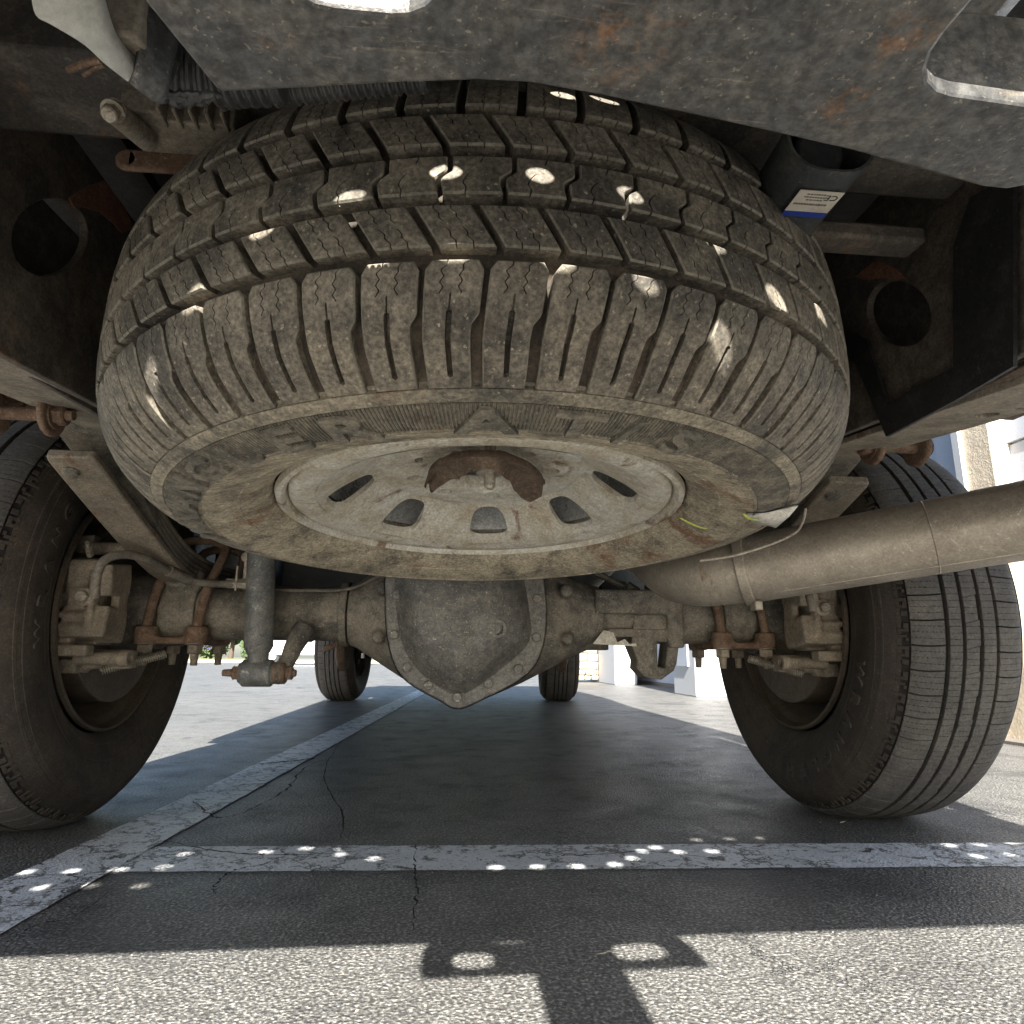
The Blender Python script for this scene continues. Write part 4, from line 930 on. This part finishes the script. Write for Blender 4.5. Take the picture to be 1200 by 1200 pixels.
mb = MB(); N_ = 4; rows_ = [[q+Vector((0, .01, .03)) for q in Po], Po, Pi, [q+Vector((.003, -.003, .03)) for q in Pi]]
mb.add([v for r in rows_ for v in r], [(k*N_+i, k*N_+i+1, (k+1)*N_+i+1, (k+1)*N_+i) for k in range(3) for i in range(3)])
e_ = mb.build('lip_end_cap', M['hitch'], T, ang=50); e_.modifiers.new('solid', 'SOLIDIFY').thickness = .003
# crumpled black flap between lip and plate
mb = MB(); V = []; rr = random.Random(3); U0 = [at(u, v, z=.556) for u, v in ((165, 98), (188, 104), (210, 106), (235, 107), (256, 108))]; U1 = [at(u, v, z=.556) for u, v in ((176, 104), (196, 118), (220, 123), (242, 119), (257, 112))]
A_ = spline(U0, 5); B_ = spline(U1, 5); N_ = len(A_)
for t in (0, .2, .4, .6, .8, 1.): V += [a*(1-t)+b*t+Vector((0, 0, rr.uniform(-.0012, .0012))) for a, b in zip(A_, B_)]
mb.add(V, [(k*N_+i, k*N_+i+1, (k+1)*N_+i+1, (k+1)*N_+i) for k in range(5) for i in range(N_-1)]); f_ = mb.build('crumpled_flap', M['glossflap'] if 'glossflap' in M else M['plastic'], T, ang=10)
f_.modifiers.new('solid', 'SOLIDIFY').thickness = .002
# corrugated conduit (rings on a curved tube)
def conduit(P, r, name='wiring_conduit', pitch=.0045):
    S = spline(P, 24); L = [0]
    for a, b in zip(S, S[1:]): L.append(L[-1]+(b-a).length)
    n = max(4, int(L[-1]/pitch)); Q = []; j = 0
    for i in range(n*4+1):
        d = L[-1]*i/(n*4)
        while j < len(L)-2 and L[j+1] < d: j += 1
        t = (d-L[j])/max(1e-9, L[j+1]-L[j]); Q.append(S[j].lerp(S[j+1], min(1, t)))
    mb = MB(); N4 = len(Q)-1
    tube(mb, Q, lambda t: r*(1.0 if int(round(t*N4)) % 4 in (1, 2) else .84), n=20, k=1); return mb.build(name, M['plastic'], T, ang=30)
conduit([at(128, 20, z=.585), at(150, 52, z=.585), at(180, 72, z=.585), at(215, 84, z=.585), at(262, 92, z=.585), at(330, 92, z=.585)], .0125, pitch=.0055)
conduit([at(255, 108, z=.60), at(300, 103, z=.60), at(360, 100, z=.60), at(432, 92, z=.60), at(500, 86, z=.60)], .009, pitch=.0042)
mb = MB(); a = at(148, 20, z=.575); mb.box(a, (.018, .012, .03)); mb.box(a+Vector((.003, .012, .01)), (.010, .02, .012), Matrix.Rotation(.5, 3, 'Z')); mb.box(at(158, 42, z=.58), (.010, .012, .014), Matrix.Rotation(.6, 3, 'Z')); mb.build('bumper_bracket', M['tan'], T, bev=.002)
# ribbed bumper beam underside left of the hitch plate
# --- body: bed floor with ribs, tailgate, sides with wheel arches, cab, bonnet, front end
mb = MB(); mb.box((0, 1.40, .885), (1.88, 2.2, .012))
for k in range(13): mb.box((-.66+.11*k, 1.40, .872), (.05, 2.2, .02))
for y in (.45, 1.0, 1.9): mb.box((0, y, .845), (1.5, .07, .05))
mb.build('bed_floor', M['under'], T)
mb = MB(); mb.box((0, .34, 1.08), (1.86, .06, .65)); mb.build('tailgate', M['paint_body'], T, bev=.01)
side = [(.30, .76), (.95, .76), (1.0, .92), (1.2, 1.0), (1.66, 1.0), (1.86, .92), (1.92, .56), (4.55, .50), (4.62, .84), (4.85, .95), (5.45, .95), (5.68, .84), (5.75, .50), (6.05, .55), (6.08, 1.0), (5.2, 1.16), (4.5, 1.2), (3.9, 1.82), (2.75, 1.88), (2.45, 1.4), (.30, 1.4)]
for sx in (-1, 1):
    b_ = plate('body_side', [side], .04, Matrix(((0, 0, 1, sx*.965), (1, 0, 0, 0), (0, 1, 0, 0), (0, 0, 0, 1))), M['paint_body'], T, .008)
mb = MB(); mb.box((0, 3.35, 1.84), (1.7, 1.5, .06)); mb.box((0, 5.3, 1.14), (1.88, 1.6, .05)); mb.box((0, 2.52, 1.2), (1.8, .06, 1.3)); mb.box((0, 6.04, .80), (1.9, .08, .5)); mb.build('cab_roof_and_bonnet', M['paint_body'], T, bev=.02)
mb = MB(); mb.box((0, 4.1, 1.5), (1.7, .02, .7), Matrix.Rotation(R_(-38), 3, 'X')); mb.box((0, 2.50, 1.6), (1.5, .02, .4)); mb.build('cab_glass', M['glass'], T)
mb = MB(); mb.box((0, 3.55, .47), (1.78, 2.2, .05)); mb.box((0, 5.3, .75), (1.2, 1.5, .3)); mb.box((0, 2.15, .83), (1.4, .9, .04)); mb.box((0, 5.9, .42), (1.5, .2, .12)); mb.build('underbody_floor', M['under'], T)
mb = MB(); mb.box((-.33, 2.2, .57), (.36, .8, .26)); mb.build('fuel_tank', M['plastic'], T, bev=.03)
mb = MB(); mb.cyl((0, 1.75, .43), (0, 3.6, .50), .045, n=24); mb.build('propeller_shaft', M['under'], T)
mb = MB(); mb.cyl((.35, 2.3, .48), (.35, 3.2, .48), .10, n=24); mb.build('muffler', M['axle'], T, bev=.01)
for sx in (-1, 1):
    mb = MB(); mb.cyl((sx*.93, 2.05, .43), (sx*.93, 4.5, .43), .030, n=16); mb.box((sx*.93, 3.2, .455), (.09, 2.0, .012))
    for y in (2.5, 3.9): mb.box((sx*.75, y, .47), (.4, .05, .03))
    mb.build('step_bar', M['plastic'], T)
mb = MB()
for sx in (-1, 1):
    mb.box((sx*.42, 5.12, .33), (.62, .12, .04), Matrix.Rotation(sx*.05, 3, 'Y')); mb.box((sx*.72, 5.15, .36), (.05, .10, .20)); mb.cyl((sx*.45, 5.1, .36), (sx*.5, 5.1, .8), .04)
mb.box((0, 5.1, .40), (.7, .5, .22)); mb.box((0, 4.75, .42), (1.2, .10, .10)); mb.build('front_suspension', M['under'], T, bev=.006)
mb = MB(); q = at(388, 758, Y=4.3); mb.box(q, (.10, .05, .03), Matrix.Rotation(-.4, 3, 'Y')); mb.build('front_bracket', M['rust'], T, bev=.003)
mb = MB(); mb.box(at(692, 757, Y=3.3), (.16, .10, .04)); mb.build('transmission_mount', M['axle'], T, bev=.006)
mb = MB(); mb.box(at(300, 680, Y=1.9)+Vector((0, 0, .03)), (.03, .02, .12)); mb.build('bump_stop_bracket', M['axle'], T, bev=.003)
# small grimy details on the left frame: pipe stubs
mb = MB(); tube(mb, [at(80, 82, z=.66), at(100, 74, z=.66), at(118, 70, z=.66)], .0022, n=8); tube(mb, [at(98, 88, z=.66), at(110, 80, z=.66), at(122, 76, z=.66)], .0015, n=8); mb.build('loose_wire', M['rust'], T)
# ------------------------------------------------------------------ things caught on the spare tyre
def hang(u, v, zl):
    """point of the spare's lower face (local height zl)"""
    o = Vector((CX, 0, CH)); d = _fw+_r2*((u-600)/F)-_u2*((v-600)/F); Mi = spare.matrix_world.inverted(); o2 = Mi @ o; d2 = Mi.to_3x3() @ d
    return spare.matrix_world @ (o2+d2*((zl-o2.z)/d2.z))
def blade(P, w, name, m, label, cat):
    Q = spline(P, 6); V = []; N_ = len(Q)
    for i, q in enumerate(Q):
        t = i/(N_-1); ww = w*math.sin(math.pi*min(1, .12+.88*t))**.7 if t < .999 else .0002
        d = (Q[min(i+1, N_-1)]-Q[max(0, i-1)]).normalized(); s = d.cross(Vector((0, 0, 1))).normalized()
        V += [q-s*ww, q+Vector((0, 0, -.0008)), q+s*ww]
    Fc = [(i*3+j, i*3+j+1, i*3+4+j, i*3+3+j) for i in range(N_-1) for j in range(2)]
    o = obj(name, V, Fc, m); o.modifiers.new('solid', 'SOLIDIFY').thickness = .0006; return tag(o, label, cat)
blade([hang(797, 607, -.137), hang(808, 613, -.142), hang(820, 618, -.143), hang(829, 619, -.141)], .0018, 'grass_blade', M['green'], 'short yellow-green grass blade on the muddy sidewall right of the wheel', 'grass blade')
P = [hang(u, v, -.139) for u, v in ((872, 601), (900, 598), (926, 592), (935, 590), (925, 602), (909, 616), (902, 614), (888, 612), (876, 606))]
c = sum(P, Vector())/len(P); V = [q+Vector((0, 0, -.002)) for q in P]+[c+Vector((0, 0, -.007))]
o = obj('dry_petal', V, [(i, (i+1) % 9, 9) for i in range(9)], M['petal']); o.modifiers.new('solid', 'SOLIDIFY').thickness = .0008
tag(o, 'pale dry leaf scrap stuck at the lower right edge of the spare tyre', 'leaf scrap')
blade([hang(871, 602, -.145), hang(876, 607, -.147), hang(884, 609, -.147), hang(890, 609, -.145)], .0022, 'grass_blade', M['green'], 'tiny lime-green blade tucked under the pale leaf scrap', 'grass blade')
blade([hang(874, 600, -.141), hang(895, 600, -.145), hang(918, 594, -.146), hang(940, 589, -.143)], .0006, 'twig', M['ink'], 'thin dark twig lying along the top of the pale leaf scrap', 'twig')
# ------------------------------------------------------------------ ground, lines, cracks, litter
mb = MB(); G = 300
V = []; 
mb.add([(-G, -G, 0), (G, -G, 0), (G, G, 0), (-G, G, 0)], [(0, 1, 2, 3)])
ground = tag(mb.build('asphalt_ground', M['asphalt']), kind='structure')
def strip(name, pts, z, m):
    V = [Vector((x, y, z)) for x, y in pts]; return obj(name, V, [tuple(range(len(V)))], m, None, False)
g2 = lambda u, v: at(u, v, z=0).xy.to_tuple()
def ragged(a, b, n, amp, rr):
    a = Vector(a); b = Vector(b); d = (b-a); nn = Vector((-d.y, d.x)).normalized()
    return [tuple(a+d*(i/n)+nn*rr.uniform(-amp, amp)) for i in range(n+1)]
rr = random.Random(11)
a1, a2 = Vector(g2(150, 993)), Vector(g2(1200, 988)); b1, b2 = Vector(g2(60, 1023)), Vector(g2(1200, 1016))
a3 = a1+(a2-a1)*2.2; b3 = b1+(b2-b1)*2.2
l1 = strip('parking_line', ragged(a1, a3, 160, .0022, rr)+ragged(b3, b1, 160, .0022, rr), .0010, M['lane'])
tag(l1, 'worn cracked white parking line crossing the foreground behind the right rear tyre', 'parking line', None, 'structure')
L0, L1_ = Vector(g2(130, 962)), Vector(g2(487, 810)); R0, R1_ = Vector(g2(150, 1035)), Vector(g2(497, 812))
L0 = Vector(g2(10, 1030)); M0 = Vector(g2(355, 880)); w = .125
d = (L1_-L0).normalized(); nn = Vector((d.y, -d.x))
s_ = L0-d*.6; e_ = L0+d*9
l2 = strip('parking_line', ragged(s_, e_, 260, .002, rr)+ragged(e_+nn*w, s_+nn*w, 260, .002, rr), .0020, M['lane'])
tag(l2, 'long white parking line running away diagonally on the left past the front tyre', 'parking line', None, 'structure')
def crack(P, w, z, seed, name='pavement_crack'):
    r3 = random.Random(seed); Q = spline([Vector((*g2(u, v), z)) for u, v in P], 14); V = []; N_ = len(Q)
    for i, q in enumerate(Q):
        t = i/(N_-1); ww = w*(.3+.7*math.sin(math.pi*t))*r3.uniform(.3, 1.6); q = q+Vector((r3.uniform(-1, 1), r3.uniform(-1, 1), 0))*w*1.6
        V += [q-Vector((0, ww, 0))-Vector((ww*.6, 0, 0)), q+Vector((0, ww, 0))+Vector((ww*.6, 0, 0))]
    return V, [(2*i, 2*i+1, 2*i+3, 2*i+2) for i in range(N_-1)]
mb = MB()
for k, (P, w) in enumerate((([(225, 940), (262, 960), (330, 930), (360, 900), (400, 885)], .005), ([(490, 985), (485, 1015), (488, 1050), (482, 1098)], .0028), ([(250, 1050), (255, 1035), (275, 1022), (300, 1017)], .0035), ([(0, 1112), (40, 1088), (90, 1075), (130, 1045)], .0022),
        ([(385, 835), (440, 834), (540, 834), (640, 835)], .009), ([(300, 897), (335, 893), (370, 890)], .012), ([(400, 870), (380, 905), (402, 960), (395, 990)], .003), ([(180, 985), (260, 1000), (320, 1004), (400, 1003)], .003), ([(640, 1002), (690, 1004), (760, 1000), (850, 1010)], .003))):
    V, Fc = crack(P, w*.6, .0030, k); mb.add(V, Fc)
c_ = tag(mb.build('pavement_cracks', M['crack']), kind='stuff'); c_['label'] = 'dark cracks in the asphalt and painted lines'
for u, v, k in ((700, 1133, 0), ):
    q = Vector((*g2(u, v), .012)); blade([q, q+Vector((.008, -.003, .002)), q+Vector((.012, .003, .001)), q+Vector((.022, -.002, .002))], .0006, 'straw_bit', M['straw'], 'bent pale straw on the shaded asphalt above the bottom edge', 'straw')
q = Vector((*g2(985, 972), .012)); blade([q, q+Vector((.012, .001, .002))], .001, 'straw_bit', M['straw'], 'tiny pale straw fleck on the asphalt left of the right rear tyre foot', 'straw')
rr = random.Random(5); mb = MB()
for k in range(500):
    y = .5+rr.random()**2*6; x = rr.uniform(-1.0, 1.1)*(.6+.35*y); s = rr.uniform(.0007, .0016)
    mb.box((x, y, s*.3), (s*2, s*1.6, s), Matrix.Rotation(rr.uniform(0, 3), 3, 'Z'), .6)
gr = tag(mb.build('loose_grit', M['stone_g']), kind='stuff'); gr['label'] = 'fine loose grit scattered over the asphalt'
# ------------------------------------------------------------------ shop building on the right
Bx = 2.30
near = at(816, 817, z=0); farp = at(792, 814, z=0)
bld = set_origin(empty('shop_building', (2.6, 6.5, 0), 'low shop building with white piers and cream stone panels on the right', 'building'))
mb = MB(); mb.box((4.5, 5.6, 2.0), (4.0, 7.2, 4.0)); mb.build('wall', M['siding'], bld)
mb = MB(); mb.box((3.5, 5.6, .02), (2.04, 7.4, .04)); mb.build('base_strip', M['ink_grey'], bld)
def pier(y0, y1, x0, m=M['white'], panel=True, xr=2.6):
    mb = MB(); mb.box(((x0+xr)/2, (y0+y1)/2, 1.8), (xr-x0, y1-y0, 3.6)); pr_ = mb.build('pier', m, bld, bev=.01)
    if panel:
        mb = MB(); mb.box((x0-.004, (y0+y1)/2, .9), (.02, (y1-y0)*.5, 1.3)); mb.build('pier_panel', M['siding'], pr_)
    return pr_
def stones(x0, x1, y0, y1, zt, facing, m, seed):
    """uneven courses of stone, each stone its own piece"""
    r3 = random.Random(seed); z = .03; row = 0
    L = (x1-x0) if facing == 'front' else (y1-y0)
    while z < zt:
        h = r3.uniform(.05, .11); a = 0
        while a < L:
            w = r3.uniform(.08, .22); w = min(w, L-a)
            if w > .02:
                g = .008; d = r3.uniform(.02, .05)
                c = (x0+a+w/2, y0-d/2+.012, z+h/2) if facing == 'front' else (x0-d/2+.012, y0+a+w/2, z+h/2)
                sz = (w-g, d, h-g) if facing == 'front' else (d, w-g, h-g)
                mb = MB(); mb.box(c, sz, Matrix.Rotation(r3.uniform(-.06, .06), 3, 'Y' if facing == 'front' else 'X')); mb.build('stone', m if r3.random() < .7 else M['stone_g' if m is M['stone_y'] else 'stone_y'], bld, bev=.008, seg=1)
            a += w
        z += h
# the facade steps back: stone, white pier, stone, white pier
mb = MB(); mb.box((3.3, 9.3, 1.8), (2.6, .5, 3.6)); mb.build('mortar_wall', M['mortar'], bld)
P0, P1, P2, P3 = (at(u, v, Y=9.0) for u, v in ((672, 800), (702, 800), (727, 800), (760, 805)))
stones(P0.x, P1.x, 9.04, 9.04, .55, 'front', M['stone_y'], 3)
pw = MB(); pw.box(((P1.x+P2.x)/2, 8.6, 1.8), (P2.x-P1.x-.01, .9, 3.6)); pw.build('pier', M['white'], bld, bev=.01)
stones(P2.x, P3.x+.3, 9.04, 9.04, .55, 'front', M['stone_y'], 4)
pw = MB(); pw.box((2.95, 7.2, 1.8), (.7, 2.6, 3.6)); pw.build('mortar_wall', M['mortar'], bld)
stones(2.60, 2.60, 6.1, 8.4, .55, 'side', M['stone_g'], 8)  # side face greyer: its shade is put into the stone colour
stones(2.60, 2.75, 5.89, 5.89, .55, 'front', M['stone_y'], 9)
pier(near.y, near.y+.55, near.x, xr=3.2)
# near wall, pilaster with stucco, seen past the right rear tyre
mb = MB(); mb.box((2.75, 3.6, 2.0), (.9, 3.6, 4.0)); nw = mb.build('near_wall', M['siding'], bld)
for k in range(14): mb = MB(); mb.box((2.292, 3.6, .9+.2*k), (.018, 3.56, .19), Matrix.Rotation(.05, 3, 'Y')); mb.build('siding_board', M['siding'], nw)
for (u0, u1, m, nm, dx) in ((1097, 1126, M['siding'], 'trim_board', .05), (1123, 1163, M['stucco'], 'stucco_pilaster', .10)):
    y1 = at(u0, 540, X=Bx-dx).y; y0 = at(u1, 540, X=Bx-dx).y
    mb = MB(); mb.box((Bx+.05, (y0+y1)/2, 2.0), (.1+2*dx, y1-y0, 4.0)); mb.build(nm, m, nw, bev=.004)
y1 = at(1118, 540, X=Bx-.12).y; y0 = at(1126, 540, X=Bx-.12).y; mb = MB(); mb.box((Bx+.02, (y0+y1)/2, 2.0), (.28, y1-y0, 4.0)); mb.build('trim_board', M['white'], nw)
mb = MB(); mb.box((2.29, 3.6, .47), (.05, 3.7, .05)); mb.build('ledge', M['stucco'], nw)
mb = MB(); mb.box((2.22, 2.4, .006), (.25, 5.0, .012)); mb.build('wall_base_line', M['ink_grey'], nw)  # dark flat strip along the foot of the wall
# ------------------------------------------------------------------ far side of the lot
kb = MB(); kb.box((-14, 34, .07), (30, .3, .14)); tag(kb.build('kerb', M['kerb'], bev=.02), kind='structure')
mb = MB(); mb.box((-14, 41, .09), (60, 13.6, .18)); tag(mb.build('verge_ground', M['grass']), kind='structure')
kb = MB(); kb.box((6, 22, .06), (14, .25, .12)); tag(kb.build('kerb', M['kerb'], bev=.02), kind='structure')
def foliage(c, s, n, seed, leaf=.12):
    r3 = random.Random(seed); mb = MB()
    for i in range(n):
        d = Vector((r3.gauss(0, 1), r3.gauss(0, 1), r3.gauss(0, 1))).normalized()*r3.random()**.35
        q = Vector((c[0]+d.x*s[0], c[1]+d.y*s[1], max(.2, c[2]+d.z*s[2]))); l = leaf*r3.uniform(.5, 1.3)
        a = Vector((r3.uniform(-1, 1), r3.uniform(-1, 1), r3.uniform(-.5, 1))).normalized()*l; b = a.orthogonal().normalized()*l*.5
        mb.add([q-a, q+b, q+a, q-b], [(0, 1, 2, 3)])
    return mb
for (x, y, sx_, sz_, n, lab_) in ((-12.6, 37.5, .9, .55, 900, 'round green shrub with violet blossom beyond the far kerb'), (-10.2, 38.5, 1.2, .8, 900, 'broad green bush beyond the far kerb left of the silver van'), (-15.5, 38, 1.3, .7, 900, 'leftmost low bush beyond the far kerb')):
    sr = set_origin(empty('shrub', (x, y, 0), lab_, 'shrub', 'shrubs beyond the far kerb'))
    foliage((x, y, .75), (sx_, sx_, sz_), n, int(abs(x)*10)).build('foliage', M['leafy'], sr, smooth=False)
    mb = MB(); mb.cyl((x, y, .1), (x, y, .9), .05, .03, n=8); mb.build('stem', M['bark'], sr)
    if x == -12.6: foliage((x+.1, y-.3, .95), (.7, .7, .4), 350, 77, .09).build('blossom', M['flower'], sr, smooth=False)
for (x, y, h, lab_) in ((-16, 52, 6, 'leafy tree far behind the verge on the left'), (-9, 55, 7, 'taller leafy tree far behind the silver van')):
    tr = set_origin(empty('tree', (x, y, 0), lab_, 'tree', 'trees far beyond the lot')); foliage((x, y, h*.6), (2.6, 2.6, h*.4), 2600, int(h*9), .3).build('crown', M['leafy'], tr, smooth=False)
    mb = MB(); tube(mb, [Vector((x, y, 0)), Vector((x+.1, y, h*.3)), Vector((x, y+.1, h*.6))], lambda t: .2*(1-.6*t), n=10); tube(mb, [Vector((x, y, h*.3)), Vector((x+.8, y, h*.6))], lambda t: .09*(1-.6*t), n=8); mb.build('trunk', M['bark'], tr)
# silver van parked across the lot
van = set_origin(empty('parked_van', (-5.6, 29, 0), 'silver van parked across the lot, glimpsed under the rear axle', 'van'))
vb = plate('body', [[(-2.3, .32), (2.2, .32), (2.35, .6), (2.3, .95), (1.5, 1.15), (.9, 1.75), (-1.9, 1.82), (-2.35, 1.2)]], 1.7, Matrix(((1, 0, 0, -5.6), (0, 0, 1, 29.0), (0, 1, 0, .05), (0, 0, 0, 1))), M['silver'], van, .05)
PINV[vb.name] = (Matrix.Translation(van.location) @ vb.matrix_local).inverted()
for x0, x1 in ((-2.0, -1.0), (-.9, .0), (.1, .95)): mb = MB(); mb.box((-5.6+(x0+x1)/2, 28.13, 1.42), (x1-x0, .04, .42)); mb.build('side_window', M['glass'], vb, bev=.02)
for x in (-1.5, 1.4):
    mb = MB(); mb.cyl((-5.6+x, 28.2, .33), (-5.6+x, 28.42, .33), .33, n=28); w_ = mb.build('wheel', M['plastic'], van, bev=.03); mb = MB(); mb.cyl((-5.6+x, 28.15, .33), (-5.6+x, 28.22, .33), .2, n=20); mb.build('hubcap', M['silver'], van, bev=.01)
mb = MB(); mb.box((-5.6-2.33, 29, .55), (.1, 1.66, .22)); mb.box((-5.6+2.3, 29, .5), (.12, 1.66, .24)); mb.build('bumper', M['plastic'], van, bev=.03)
# keep the parked van's and other far objects' bases on the ground; end of scene
